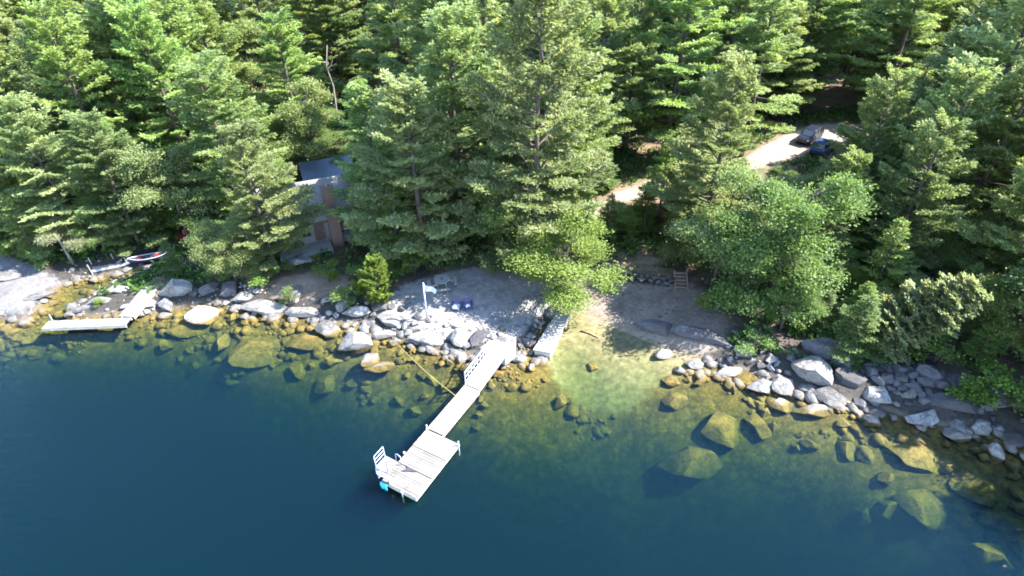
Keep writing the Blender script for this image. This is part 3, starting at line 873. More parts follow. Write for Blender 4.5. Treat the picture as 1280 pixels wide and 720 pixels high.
hero('maple_tree', MAPLES, 135, 318, 5.0, vi=0, label='small leafy tree behind the grey dock frame')
hero('maple_tree', MAPLES, 420, 208, 6.5, vi=0, label='small bright leafy tree behind the cabin roof')
for px_, py_, H_, k_, lb_ in ((48, 322, 6.5, 0, 'young hemlock at the back of the shingle beach'), (150, 300, 7.0, 2, 'young hemlock behind the grey beached dock'), (205, 296, 6.5, 1, 'young hemlock between canoe and red chairs'),
                              (265, 296, 6.0, 0, 'young hemlock just right of the red chairs'), (395, 215, 7.5, 2, 'young hemlock behind the left end of the cabin roof'), (760, 300, 5.0, 1, 'young hemlock beside the sunlit driveway bend')):
    hero('hemlock_tree', HEMS, px_, py_, H_, vi=k_, wid=1.2, label=lb_)
hero('dead_tree', DEAD, 428, 178, 12.0, vi=0, label='bare pale dead tree in the dark gap behind the cabin')
hero('dead_tree', DEAD, 374, 190, 11.0, vi=1, label='thin bare trunk left of the larger dead tree')

# open places the photograph looks into, as ground pixels, and places the sun reaches
OPEN_PX = [(1000, 165), (1020, 165), (1045, 163), (1010, 178), (1000, 190), (1022, 188), (985, 190), (960, 196), (940, 206), (925, 212),
           (760, 256), (775, 246), (752, 262), (790, 240), (800, 234), (915, 214), (905, 216), (950, 200), (765, 330), (790, 345), (820, 350), (850, 352), (780, 370), (830, 390), (440, 120), (430, 150),
           (400, 300), (425, 300), (385, 315), (540, 365), (580, 380), (620, 380), (555, 352), (240, 300), (195, 325), (140, 332), (1040, 130)]
OPEN = [(G(*p), 0.0) for p in OPEN_PX] + [(P(x, y, 5.0), 5.0) for x, y in ((365, 240), (390, 232), (405, 216), (425, 225), (410, 245))]
SUN_AZ, SUN_EL = math.radians(88), math.radians(47)          # azimuth from +Y towards +X
SUNV = Vector((math.sin(SUN_AZ) * math.cos(SUN_EL), math.cos(SUN_AZ) * math.cos(SUN_EL), math.sin(SUN_EL)))
LIT_PX = [(1000, 165), (1030, 163), (1010, 178), (940, 206), (760, 256), (775, 246)]
LIT = [G(*p) for p in LIT_PX + [(172, 380), (185, 364), (135, 384), (212, 365), (330, 383), (380, 389), (560, 428), (600, 436), (900, 216), (960, 196), (800, 234), (380, 360), (505, 395), (520, 405)]] + [P(372, 242, 5.0), P(392, 232, 5.0), P(476, 345, 2.5), P(1110, 400, 4.0), P(1140, 385, 5.0), P(1170, 362, 6.0), P(1150, 400, 4.0), P(950, 300, 8.0), P(980, 350, 6.0)]
camv = Vector((0, 0, CAM_H))
def blocks(x, y, z0, H, R):
    def hit(a, b, n=70, k=0.8):
        for i in range(n):
            p = a.lerp(b, i / (n - 1))
            f = (p.z - z0) / H
            if 0.15 < f < 1.0 and math.hypot(p.x - x, p.y - y) < R * k * (1.05 - f) ** 0.7: return True
        return False
    for g, _ in OPEN:
        if abs(math.atan2(x, y) - math.atan2(g.x, g.y)) > 0.35: continue
        if hit(camv.lerp(g, .45), g): return True
    for g in LIT:
        if hit(g, g + SUNV * 26, 40): return True
    return False

KEEP_OUT = [(np.array(q), r) for q, r in ((PATIO, .5), (BEACH, .3), (DRIVE, 1.2), (YARD, .5), (SHINGLE, .3), (WALKPATH, .3))]
CAB = G(405, 305)
placed = [(t[2], t[3]) for t in TREES if t[1] in ('pine_tree', 'maple_tree')]
FOREST = []
rf = random.Random(5)
tries = 0
while tries < 9000 and len(FOREST) < 270:
    tries += 1
    y = 36 + 104 * rf.random() ** 1.15; x = rf.uniform(-1, 1) * (16 + y * 1.0)
    d = float(sdist(np.array([x]), np.array([y]))[0])
    if d < 3.0: continue
    if abs(x) > 0.98 * (y * CT + (CAM_H - 14) * ST) * 0.92 + 6: continue
    if any((x - a) ** 2 + (y - b) ** 2 < (4.5 if y < 70 else 5.6) ** 2 for a, b in placed): continue
    if math.hypot(x - CAB.x - .5, (y - CAB.y - 3)) < 7.0: continue
    px_, py_ = pix(x, y, hz(x, y))
    bad = False
    for poly, r in KEEP_OUT:
        if inside(poly, np.array([x]), np.array([y]))[0] or polydist(poly, np.array([x]), np.array([y]), True)[0] < r + .8:
            bad = True; break
    if bad: continue
    kind = rf.choices(('pine', 'maple', 'hemlock'), (0.72, 0.17, 0.11))[0]
    Hh = {'pine': rf.uniform(14, 24), 'maple': rf.uniform(8, 14), 'hemlock': rf.uniform(7, 14)}[kind]
    if d < 9: Hh *= 0.75
    Rr = {'pine': .3, 'maple': .35, 'hemlock': .25}[kind] * Hh
    z0 = hz(x, y)
    tx, ty = pix(x, y, z0 + Hh)
    if ty > 720 or tx < -260 or tx > 1560: continue
    ok = not blocks(x, y, z0, Hh, Rr)
    if not ok:
        Hh *= 0.45; Rr *= 0.5                # try a young tree instead
        kind = 'hemlock' if kind == 'pine' else kind
        if blocks(x, y, z0, Hh, Rr): continue
    FOREST.append((x, y, Hh, kind, px_)); placed.append((x, y))

UNDER = []
tries = 0
while tries < 5000 and len(UNDER) < 95:
    tries += 1
    i = rf.randrange(len(SHORE_PX) - 1)
    a, b = SH[i], SH[i + 1]; t = rf.random()
    px_ = a[0] + (b[0] - a[0]) * t; py_ = a[1] + (b[1] - a[1]) * t
    if abs(px_) > 48: continue
    x = px_ + rf.uniform(-3, 3); y = py_ + rf.uniform(2.5, 26) ** 1.0
    d = float(sdist(np.array([x]), np.array([y]))[0])
    if d < 3.2: continue
    if any((x - q[0]) ** 2 + (y - q[1]) ** 2 < 2.1 ** 2 for q in placed): continue
    if math.hypot(x - CAB.x - .5, (y - CAB.y - 3)) < 6.4: continue
    X1, Y1 = np.array([x]), np.array([y])
    if any(inside(p_, X1, Y1)[0] or polydist(p_, X1, Y1, True)[0] < .9 for p_, _ in KEEP_OUT): continue
    kind = rf.choice(('maple', 'hemlock', 'hemlock'))
    Hh = rf.uniform(3.0, 6.5)
    if blocks(x, y, hz(x, y), Hh, Hh * .42): continue
    u_, v_ = pix(x, y, hz(x, y))
    UNDER.append((x, y, Hh, kind, u_)); placed.append((x, y))
ORD = ['first', 'second', 'third', 'fourth', 'fifth', 'sixth', 'seventh', 'eighth', 'ninth', 'tenth', 'eleventh', 'twelfth', 'thirteenth', 'fourteenth',
       'fifteenth', 'sixteenth', 'seventeenth', 'eighteenth', 'nineteenth', 'twentieth'] + ['twenty-' + w for w in ('first', 'second', 'third', 'fourth', 'fifth', 'sixth', 'seventh', 'eighth', 'ninth')] + \
      ['thirtieth'] + ['thirty-' + w for w in ('first', 'second', 'third', 'fourth', 'fifth', 'sixth', 'seventh', 'eighth', 'ninth')]
ORD += ['fortieth'] + ['forty-' + w for w in ('first', 'second', 'third', 'fourth', 'fifth', 'sixth', 'seventh', 'eighth', 'ninth')]
def zone_of(px):
    for lim, nm in ((60, 'far left forest'), (230, 'forest behind the canoe'), (470, 'forest behind the cabin'), (690, 'forest behind the patio'), (880, 'forest behind the driveway'),
                    (1060, 'forest around the parked cars'), (1240, 'forest above the right boulders')):
        if px < lim: return nm
    return 'far right forest'
ROWS = ['front row', 'second row', 'third row', 'fourth row', 'fifth row', 'sixth row', 'seventh row', 'eighth row', 'ninth row', 'tenth row', 'last row', 'last row']
grp = {}
for t in FOREST:
    grp.setdefault((zone_of(t[4]), min(int((t[1] - 34) / 8), 10), t[3]), []).append(t)
for t in UNDER:
    grp.setdefault((zone_of(t[4]), min(max(int((t[1] - 18) / 8), 0), 10) + 100, t[3]), []).append(t)
KN = {'pine': ('pine_tree', PINES, 'pine'), 'maple': ('maple_tree', MAPLES, 'leafy tree'), 'hemlock': ('hemlock_tree', HEMS, 'hemlock')}
for (zn, row, kind), ts in sorted(grp.items()):
    ts.sort(key=lambda t: t[4])
    nm, vs, word = KN[kind]
    for i, (x, y, Hh, _, _) in enumerate(ts):
        if row >= 100:
            lab = 'low understory %s, %s, %s, %s' % (word, ('%s from the left' % ORD[i]) if len(ts) > 1 else 'only one', ROWS[row - 100], zn)
            plant(nm, vs, x, y, Hh, wid=rf.uniform(1.2, 1.5), label=lab, group='understory of the ' + zn)
            continue
        adj = 'tall' if Hh > 17 else ('young' if Hh < 7.5 else 'green')
        where = ('only %s of this row' % word) if len(ts) == 1 else '%s from the left' % ORD[i]
        lab = '%s %s, %s, %s of the %s' % (adj, word, where if len(ts) > 1 else 'only one', ROWS[row], zn)
        plant(nm, vs, x, y, Hh, wid=rf.uniform(.8, 1.15), label=lab, group='trees of the ' + zn)

# shrubs
for px_, py_, H_, w_, lab in (
        (368, 380, 1.5, 1.0, 'small pale shrub on the bank rocks below the sandy yard'),
        (412, 352, 2.2, .9, 'bright shrub standing at the cabin corner'),
        (424, 382, 1.7, 1.2, 'bright round shrub on the bank right of the small pale shrub'),
        (178, 346, 1.0, 1.3, 'low green plant on the rocky spit above the white dock'),
        (128, 380, .6, 1.5, 'low grassy tuft in the middle of the rocky spit'),
        (942, 440, 1.7, 1.3, 'dark round shrub at the waterline below the big maple'),
        (1072, 424, 2.4, 1.0, 'green shrub at the foot of the leaning silvery tree'),
        (520, 345, 2.0, 1.2, 'green shrub behind the flagpole'),
        (1215, 492, 2.6, 1.3, 'green shrub above the shaded right boulders'),
        (1168, 455, 2.4, 1.3, 'green shrub under the leaning silvery tree tip'),
        (1268, 512, 2.3, 1.3, 'rightmost green shrub above the dark water'),
        (1300, 530, 2.8, 1.3, 'tall shrub past the right end of the boulders'),
        (60, 330, 1.6, 1.2, 'green shrub at the left foot of the silvery bush'),
        (268, 352, 1.6, 1.2, 'green shrub below the red chairs'),
        (455, 352, 1.8, 1.2, 'green shrub right of the cabin chimney'),
        (335, 352, 1.8, 1.3, 'pale green shrub beside the sunlit ledge of the cabin'),
        (1010, 412, 2.0, 1.2, 'green shrub under the right side of the big maple'),
        (890, 384, 1.8, 1.2, 'green shrub beside the shaded beach'),
        (735, 322, 1.6, 1.3, 'green shrub beside the sunlit path'),
        (440, 300, 2.4, 1.2, 'tall shrub against the right end of the cabin'),
        (300, 300, 2.6, 1.4, 'tall shrub behind the pale bushy tree'),
        (30, 318, 2.0, 1.3, 'leftmost shrub at the back of the shingle beach')):
    g = G(px_, py_)
    plant('shrub', SHRUBS, g.x, g.y, H_, wid=w_, label=lab, cat='shrub', parts=('stem', 'foliage'))

# undergrowth: ground cover nobody could count
rng = np.random.default_rng(77)
ux = rng.uniform(-62, 62, 60000); uy = rng.uniform(30, 82, 60000)
ud = sdist(ux, uy)
ok = (ud > 1.6) & (vnoise(ux, uy, 0.22, 31) + vnoise(ux, uy, .7, 32) * .6 > -0.02)
for poly, r in KEEP_OUT:
    ok &= ~inside(poly, ux, uy)
ok &= np.hypot(ux - CAB.x - 1, uy - CAB.y - 3) > 5
ux, uy = ux[ok][:22000], uy[ok][:22000]
uz = height(ux, uy) + rng.uniform(0.0, .45, len(ux))
UC = np.stack([ux, uy, uz], 1); UD = np.tile([0, 0, .6], (len(ux), 1))
tag(obj('undergrowth', tuft_mesh('undergrowth', UC, UD, rng, 4, .34, .3, M['fern'], spread=.8, up=.2)), kind='stuff')
# ------------------------------------------------------------------ rocks
def ico(sub):
    import bmesh
    bm = bmesh.new()
    bmesh.ops.create_icosphere(bm, subdivisions=sub, radius=1.0)
    V = np.array([v.co[:] for v in bm.verts]); F = np.array([[v.index for v in f.verts] for f in bm.faces])
    bm.free()
    return V, F
IV, IF = ico(4)
IV2, IF2 = ico(2)
def rock_verts(seed, V, cuts=9, rough=.09, lo=.5, hi=.86, round_=0.0):
    rng = np.random.default_rng(seed)
    V = V.copy()
    ax_ = np.linalg.qr(rng.normal(size=(3, 3)))[0]
    for q_ in range(cuts):
        n = rng.normal(size=3)
        if q_ < 6: n = ax_[q_ // 2] * (1 if q_ % 2 else -1) + n * .12
        n /= np.linalg.norm(n)
        d = rng.uniform(lo, hi)
        ex = np.maximum(V @ n - d, 0)
        V -= np.outer(ex * (1 - round_), n)
    off = rng.uniform(0, 50, 3)
    nz = np.array([mnoise.fractal(Vector(p * 1.5 + off), 1.0, 2.2, 5) for p in V])
    V *= (1 + rough * nz)[:, None]
    V[:, 2] -= V[:, 2].min() * 0.0
    return V
def rock_mesh(name, seed, mat, **kw):
    kw.setdefault('hi', .72)
    V = rock_verts(seed, IV, **kw)
    return mesh_from(name, V, IF, M[mat], smooth=True)
RV = {m: [rock_mesh('boulder', 900 + i + (40 if m != 'granite' else 0), m, cuts=c, rough=r, lo=lo) for i, (c, r, lo) in
          enumerate(((18, .05, .5), (15, .06, .5), (22, .04, .42), (16, .07, .55), (14, .07, .56), (24, .04, .46), (17, .06, .45), (14, .08, .56)))] for m in ('granite', 'granite_dark')}
for me in RV['granite'] + RV['granite_dark']:
    try: me.set_sharp_from_angle(angle=math.radians(26))
    except Exception: pass

ROCKS = []
rr = random.Random(31)
def rock(x, y, sx, sy, sz, rz=0.0, mat='granite', vi=None, z=None, label=None, sink=.3, tilt=0.12, name='boulder'):
    me = RV[mat][rr.randrange(8) if vi is None else vi]
    o = obj(name, me)
    zz = hz(x, y) if z is None else z
    o.location = (x, y, zz + sz * (1 - 2 * sink) * .75)
    o.scale = (sx, sy, sz)
    o.rotation_euler = (rr.uniform(-tilt, tilt), rr.uniform(-tilt, tilt), rz)
    tag(o, label, 'boulder')
    ROCKS.append((o, x, y, max(sx, sy), o.location.z + sz * .7, mat, label))
    return o

def prock(px, py, wpx, hpx, zc=0.25, hgt=None, rz=0.0, mat='granite', vi=None, label=None, sink=.3):
    """A boulder whose picture is about wpx x hpx pixels round (px, py)."""
    p = P(px, py, zc)
    k = (p - camv).length / FPX
    sx = wpx * k / 2
    depth_v = hpx * k / 2
    sz = hgt if hgt else min(sx * .55, depth_v * .8)
    sy = max((depth_v - sz * .45) / 0.62, sx * .35)
    base = hz(p.x, p.y)
    if zc < -0.3:
        zc = max(zc, base + .45 * sz)
        sz = max(sz, (zc - base) * .62)
        return rock(p.x, p.y, sx * 1.45, sy * 1.42, sz * 1.3, rz, mat, vi, z=zc - sz * 1.2, label=label, sink=.3)
    return rock(p.x, p.y, sx * 1.45, sy * 1.42, sz * 1.35, rz, mat, vi, z=max(base, zc - sz) if zc > -0.2 else base, label=label, sink=sink)

# boulders one can point to in the photograph
prock(440, 425, 40, 28, .35, .75, .3, vi=0, label='pale angular boulder standing in the water left of the yellow rope')
prock(409, 408, 34, 22, .3, .6, -.2, vi=2, label='pale boulder at the waterline below the two round shrubs')
prock(478, 416, 34, 14, .3, .4, .1, vi=5, label='flat pale boulder where the yellow rope is tied')
prock(536, 423, 54, 18, .45, .5, -.1, vi=2, label='long pale slab at the patio edge left of the gangway')
prock(486, 399, 34, 18, .6, .5, -.3, vi=6, label='pale slab at the patio corner beside the cedar')
prock(462, 446, 24, 16, .05, .35, .4, vi=3, label='half submerged flat rock below the angular boulder')
prock(477, 455, 38, 14, -.1, .35, .1, vi=1, label='golden flat rock just under water below the rope rock')
prock(254, 388, 34, 22, .35, .6, .1, vi=3, label='round pale boulder sitting alone in front of the dark shore hollow')
prock(219, 364, 32, 18, .7, .7, .3, vi=0, label='large pale boulder right of the white dock end')
prock(208, 382, 22, 15, .3, .6, -.5, vi=6, label='pale wedge boulder against the white dock corner')
prock(330, 383, 60, 16, .45, .5, -.1, vi=2, label='long pale ledge at the waterline below the pale bushy tree')
prock(380, 389, 46, 16, .45, .5, 0, vi=5, label='pale ledge at the waterline below the small pale shrub')
prock(446, 390, 30, 14, .6, .45, 0, vi=4, label='pale boulder on the bank left of the cedar')
prock(325, 428, 66, 36, -.75, .6, .3, vi=3, label='huge golden submerged boulder left of the angular boulder')
prock(240, 402, 50, 22, -.4, .5, .1, vi=1, label='golden submerged boulder below the lone round boulder')
prock(380, 425, 44, 22, -.4, .5, 0, vi=4, label='orange submerged boulder below the waterline boulder')
prock(1040, 446, 58, 40, .7, .95, -.55, mat='granite_dark', vi=2, label='huge grey block boulder at the foot of the leaning silvery tree')
prock(1012, 468, 40, 30, .35, .7, -.6, vi=0, label='pinkish pale boulder in front of the huge grey block')
prock(1037, 497, 40, 22, .15, .45, -.5, vi=2, label='striped pale slab dipping into water before the huge block')
prock(1058, 478, 34, 20, .3, .5, -.3, mat='granite_dark', vi=6, label='grey boulder at the lower corner of the huge block')
prock(1094, 497, 26, 22, .2, .45, -.7, vi=5, label='sharp pale stone right of the striped slab')
prock(912, 463, 40, 13, .2, .35, .2, vi=2, label='long pale bar of rock at the waterline below the big maple')
prock(870, 453, 22, 14, .2, .35, -.4, vi=1, label='small pale rock between the beach and the bar of rock')
prock(830, 440, 22, 13, .25, .4, .2, vi=3, label='bright white rock at the end of the shaded beach')
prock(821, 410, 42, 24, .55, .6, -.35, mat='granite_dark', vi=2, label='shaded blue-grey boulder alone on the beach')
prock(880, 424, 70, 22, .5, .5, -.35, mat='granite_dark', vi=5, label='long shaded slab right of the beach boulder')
prock(953, 481, 26, 18, .2, .4, .2, vi=4, label='tan boulder in shallow water below the dark round shrub')
prock(978, 478, 26, 22, .2, .45, -.2, vi=3, label='golden grey boulder half in water by the pinkish boulder')
prock(1155, 524, 36, 18, .15, .4, .35, vi=6, label='pale wedge rock in the water right of the sharp stone')
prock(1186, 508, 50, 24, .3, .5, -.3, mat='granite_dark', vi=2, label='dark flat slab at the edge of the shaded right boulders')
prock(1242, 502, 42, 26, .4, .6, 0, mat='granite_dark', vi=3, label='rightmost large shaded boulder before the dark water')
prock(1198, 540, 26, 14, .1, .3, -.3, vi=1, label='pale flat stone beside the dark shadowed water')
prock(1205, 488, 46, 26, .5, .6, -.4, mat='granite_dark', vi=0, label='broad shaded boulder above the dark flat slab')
prock(905, 528, 56, 44, -.75, .8, .05, vi=2, label='square yellow-green submerged block below the bar of rock')
prock(866, 572, 58, 38, -1.65, .8, .1, vi=4, label='green submerged boulder just below the square block')
prock(1140, 564, 56, 36, -.55, .7, -.45, vi=6, label='fan-shaped golden submerged slab right of the deep water')
prock(1160, 628, 58, 38, -1.3, .8, -.6, vi=2, label='large green submerged slab below the fan-shaped slab')
prock(1112, 628, 30, 20, -1.8, .7, .2, vi=1, label='dim green submerged boulder left of the large green slab')
prock(1245, 686, 44, 24, -1.2, .6, -.2, vi=5, label='lowest yellow-green submerged slab near the right edge')
prock(1222, 600, 44, 28, -.7, .6, -.5, vi=3, label='golden submerged slab beside the dark shadowed water')
prock(1058, 556, 26, 24, -.95, .6, .5, vi=3, label='lone olive submerged rock left of the fan-shaped slab')
prock(846, 494, 30, 20, -.35, .5, .1, vi=1, label='orange submerged boulder at the edge of the sandy cove')
prock(978, 506, 30, 18, -.25, .4, -.1, vi=2, label='golden flat rock just under water below the tan boulder')
prock(1018, 513, 36, 16, -.25, .4, 0, vi=4, label='golden flat rock just under water below the striped slab')
prock(742, 455, 18, 16, -.35, .3, .1, vi=5, label='pale yellow submerged rock beside the concrete dock slab')
prock(690, 390, 16, 22, .5, .6, .2, vi=4, label='tan boulder at the top of the concrete dock slab')
prock(648, 446, 26, 12, .35, .4, .1, vi=2, label='pale rock at the right foot of the gangway')
prock(128, 380, 22, 8, .3, .3, .4, vi=2, label='flat pale ledge in the middle of the rocky spit')
prock(106, 386, 24, 8, .2, .25, .5, vi=5, label='flat pale ledge at the tip of the rocky spit')
prock(150, 366, 24, 9, .5, .3, .4, vi=2, label='flat pale ledge along the back of the rocky spit')
prock(372, 322, 30, 18, 1.6, .5, .1, vi=5, label='sunlit pale ledge at the left foot of the cabin')
prock(6, 350, 34, 10, .7, .3, .3, vi=2, label='flat grey slab on the shingle beach')
prock(42, 372, 34, 11, .4, .3, .4, vi=5, label='lower flat grey slab on the shingle beach')
NHERO = len(ROCKS)

# riprap along the shore, each stone its own object
SHW = SH
def shore_stones(n, seed, px0, px1, d0, d1, s0, s1, mats, flat=.6):
    rd = random.Random(seed)
    out = 0; tries = 0
    while out < n and tries < n * 60:
        tries += 1
        i = rd.randrange(len(SHORE_PX) - 1)
        t = rd.random()
        px_ = SHORE_PX[i][0] + (SHORE_PX[i + 1][0] - SHORE_PX[i][0]) * t
        if not (px0 <= px_ <= px1): continue
        a, b = Vector((*SHW[i], 0)), Vector((*SHW[i + 1], 0))
        if (b - a).length < rd.random() * 3.2: continue
        p = a.lerp(b, t)
        tn = (b - a).normalized(); nr = Vector((-tn.y, tn.x, 0))
        q = p + nr * rd.uniform(d0, d1)
        s = s0 + (s1 - s0) * rd.random() ** 2.2
        if any((q.x - r[1]) ** 2 + (q.y - r[2]) ** 2 < (0.62 * (s + r[3])) ** 2 for r in ROCKS): continue
        if inside(np.array(BEACH), np.array([q.x]), np.array([q.y]))[0] and not (q.x > 8.2 and q.y < 33) : continue
        m = rd.choice(mats)
        rock(q.x, q.y, s * rd.uniform(1.05, 1.6), s * rd.uniform(.85, 1.2), s * rd.uniform(.55, .9), rd.uniform(0, PI), m, sink=.3, tilt=.3)
        out += 1
shore_stones(50, 1, 205, 660, -1.0, 2.1, .3, 1.15, ['granite', 'granite', 'granite_dark'])
shore_stones(14, 2, 480, 640, .2, 1.6, .28, .6, ['granite'])
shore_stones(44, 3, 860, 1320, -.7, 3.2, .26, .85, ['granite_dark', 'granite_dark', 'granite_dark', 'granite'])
shore_stones(18, 4, -60, 200, -.6, 1.2, .22, .55, ['granite'])
shore_stones(50, 5, 205, 660, -5.2, -.8, .35, 1.15, ['granite'])
shore_stones(26, 9, 1110, 1600, -7.5, -1.2, .55, 1.3, ['granite'])
shore_stones(28, 6, 840, 1400, -4.4, -.8, .35, 1.0, ['granite'])
# talus of the right shore, its shade put into the dark granite
rd = random.Random(8)
k = 0; tries = 0
while k < 36 and tries < 2000:
    tries += 1
    px_, py_ = rd.uniform(1085, 1235), rd.uniform(430, 515)
    if py_ < 430 + (px_ - 1085) * .42 or py_ > 478 + (px_ - 1085) * .35: continue
    q = G(px_, py_); s = rd.uniform(.28, .7)
    if any((q.x - r[1]) ** 2 + (q.y - r[2]) ** 2 < (0.46 * (s + r[3])) ** 2 for r in ROCKS): continue
    rock(q.x, q.y, s * rd.uniform(1.2, 1.7), s * rd.uniform(1.0, 1.4), s * rd.uniform(.7, 1.1), rd.uniform(0, PI), 'granite_dark', sink=.25, tilt=.3)
    k += 1

# labels of the scattered stones: by stretch of shore, state, size and order from the left
grp = {}
for r in ROCKS[NHERO:]:
    o, x, y, s, top, mat, _ = r
    px_, py_ = pix(x, y, o.location.z)
    for lim, nm in ((95, 'by the shingle beach'), (205, 'around the white L-shaped dock'), (330, 'below the pale bushy tree'), (470, 'below the cabin yard'), (600, 'between cedar and gangway'),
                    (720, 'right of the gangway'), (960, 'below the big maple'), (1075, 'around the huge grey block'), (1180, 'below the leaning silvery tree')):
        if px_ < lim: break
    else: nm = 'near the right edge'
    d = float(sdist(np.array([x]), np.array([y]))[0])
    st = 'submerged' if top < -0.05 else ('waterline' if d < .5 else 'dry')
    sz = 'large' if s > .62 else ('medium' if s > .4 else 'small')
    grp.setdefault((nm, st, sz), []).append((px_, o, mat))
for (nm, st, sz), ts in grp.items():
    ts.sort(key=lambda t: t[0])
    for i, (_, o, mat) in enumerate(ts):
        colw = {'submerged': 'golden green', 'waterline': 'wet', 'dry': 'pale'}[st] if mat == 'granite' else {'submerged': 'olive', 'waterline': 'wet', 'dry': 'dark'}[st]
        what = {'submerged': 'submerged stone', 'waterline': 'waterline stone', 'dry': 'bank stone'}[st]
        where = '%s from left' % ORD[i] if len(ts) > 1 else 'only one'
        o['label'] = '%s %s %s %s, %s' % (sz, colw, what, nm, where)
        o['group'] = '%s stones %s' % ({'submerged': 'submerged', 'waterline': 'waterline', 'dry': 'bank'}[st], nm)

# small cobbles: stuff
rng = np.random.default_rng(5)
def cobbles(n, mat, name, cond, s0, s1, xr, yr):
    x = rng.uniform(*xr, n * 8); y = rng.uniform(*yr, n * 8)
    d = sdist(x, y)
    ok = cond(x, y, d)
    x, y = x[ok][:n], y[ok][:n]
    base = [rock_verts(3000 + i, IV2, cuts=7, rough=.12) for i in range(6)]
    Vs, Fs = [], []
    off = 0
    zz = height(x, y)
    for i in range(len(x)):
        s = s0 + (s1 - s0) * rng.random() ** 3
        a = rng.uniform(0, 2 * PI)
        b = base[rng.integers(6)] * np.array([s * rng.uniform(.8, 1.3), s, s * rng.uniform(.5, .75)])
        R2 = np.array([[math.cos(a), -math.sin(a), 0], [math.sin(a), math.cos(a), 0], [0, 0, 1]])
        Vs.append(b @ R2.T + np.array([x[i], y[i], zz[i] + s * .06])); Fs.append(IF2 + off); off += len(IV2)
    tag(obj(name, mesh_from(name, np.vstack(Vs), np.vstack(Fs), M[mat])), kind='stuff')
BE = np.array(BEACH)
shelf = lambda x: np.interp(x, SHELF_X, SHELF_S)
cobbles(2400, 'granite', 'submerged_cobbles', lambda x, y, d: (d < .2) & (d > -np.where(x > 8.5, 3.4, shelf(x) * 1.0) * (.75 + 1.1 * vnoise(x, y, .28, 61))) & ~(inside(BE, x, y) & (polydist(BE, x, y, True) > .8)) & (vnoise(x, y, .45, 41) > -.3) & (x > -42), .13, .62, (-44, 46), (10, 46))
PA = np.array(PATIO)
cobbles(650, 'granite', 'bank_cobbles', lambda x, y, d: (d > .05) & (d < 2.2 + 1.2 * vnoise(x, y, .5, 44)) & ~inside(BE, x, y) & (x < 20) & ~(inside(PA, x, y) & (d > 1.6)), .08, .28, (-44, 46), (15, 46))
cobbles(420, 'granite', 'patio_rubble', lambda x, y, d: inside(PA, x, y) & (d > .8) & (d < 3.2 + 2 * vnoise(x, y, .5, 71)), .06, .24, (-12, 6), (30, 40))
cobbles(260, 'granite_dark', 'beach_cobbles', lambda x, y, d: inside(BE, x, y) & (d > .1) & (x > COVE.x - 1), .05, .16, (0, 20), (28, 46))
# ------------------------------------------------------------------ docks
DZ = 0.42
def planks(mb, x0, x1, y0, y1, z, pw=0.17, gap=0.022, th=0.035, along='x', jitter=0.004, rd=random.Random(3)):
    """Boards of width pw laid side by side from y0 to y1 (each running along x)."""
    n = max(1, int(round((y1 - y0) / (pw + gap))))
    w = (y1 - y0) / n
    for i in range(n):
        yc = y0 + (i + .5) * w
        mb.box(((x0 + x1) / 2 + rd.uniform(-.01, .01), yc, z - th / 2 + rd.uniform(-jitter, jitter)), (x1 - x0, w - gap, th))

O_ = P(477, 601, DZ); E_ = P(581, 481, DZ)
U = (E_ - O_); U.z = 0; RUN = U.length; U.normalize()
NR = Vector((U.y, -U.x, 0))                    # to the right of the shoreward direction
def uv(px, py, z=DZ):
    d = P(px, py, z) - O_
    return d.dot(NR), d.dot(U)
PW = (uv(576, 548)[0] + uv(527, 620)[0]) / 2
PLEN = uv(533, 536)[1]
DW = uv(598, 487)[0] * .5 + uv(560, 541)[0] * .5
ang = math.atan2(U.y, U.x) - PI / 2            # local y along U, local x along NR
raft = empty('floating_dock', (O_.x, O_.y, 0), ang, 'pale square-ended swim platform at the outer end of the long dock', 'dock')
for i, (a, b) in enumerate(((0, .34), (.34, .67), (.67, 1))):
    m = MB(); planks(m, 0, PW, a * PLEN + .015, b * PLEN - .015, DZ)
    m.build('deck_panel', M['deck'] if i != 2 else M['deck_white'], raft)
m = MB()
m.box((.03, PLEN / 2, DZ - .15), (.06, PLEN, .2)); m.box((PW - .03, PLEN / 2, DZ - .15), (.06, PLEN, .2))
m.box((PW / 2, .03, DZ - .15), (PW - .12, .06, .2)); m.box((PW / 2, PLEN - .03, DZ - .15), (PW - .12, .06, .2))
m.build('frame', M['deck_side'], raft)
m = MB()
for a in (.2, .5, .8):
    m.box((PW / 2, a * PLEN, .02), (PW - .3, .7, .46))
m.build('float', M['float'], raft)
for x_, y_ in ((.05, PLEN - .02), (PW + .05, PLEN - .15), (-.06, PLEN * .5), (PW * .62, -.06)):
    m = MB(); m.tube([(x_, y_, -.5), (x_, y_, DZ + (.42 if y_ > PLEN * .8 else .12))], .045, 10); m.tube([(x_, y_, DZ + .0), (x_, y_, DZ + .1)], .075, 10)
    m.build('post', M['alu'], raft)

walk = empty('dock_section', (O_.x, O_.y, 0), ang, 'narrow pale dock section between the gangway and the swim platform', 'dock')
m = MB(); planks(m, 0.0, DW, PLEN + .06, RUN - .02, DZ + .02)
m.build('deck', M['deck_white'], walk)
m = MB()
for x_ in (.03, DW - .03): m.box((x_, (PLEN + RUN) / 2, DZ - .14), (.06, RUN - PLEN - .1, .2))
m.build('frame', M['deck_side'], walk)
m = MB(); m.box((DW / 2, PLEN + 1.2, .02), (DW - .25, .8, .44)); m.box((DW / 2, RUN - .8, .02), (DW - .25, .8, .44)); m.build('float', M['float'], walk)

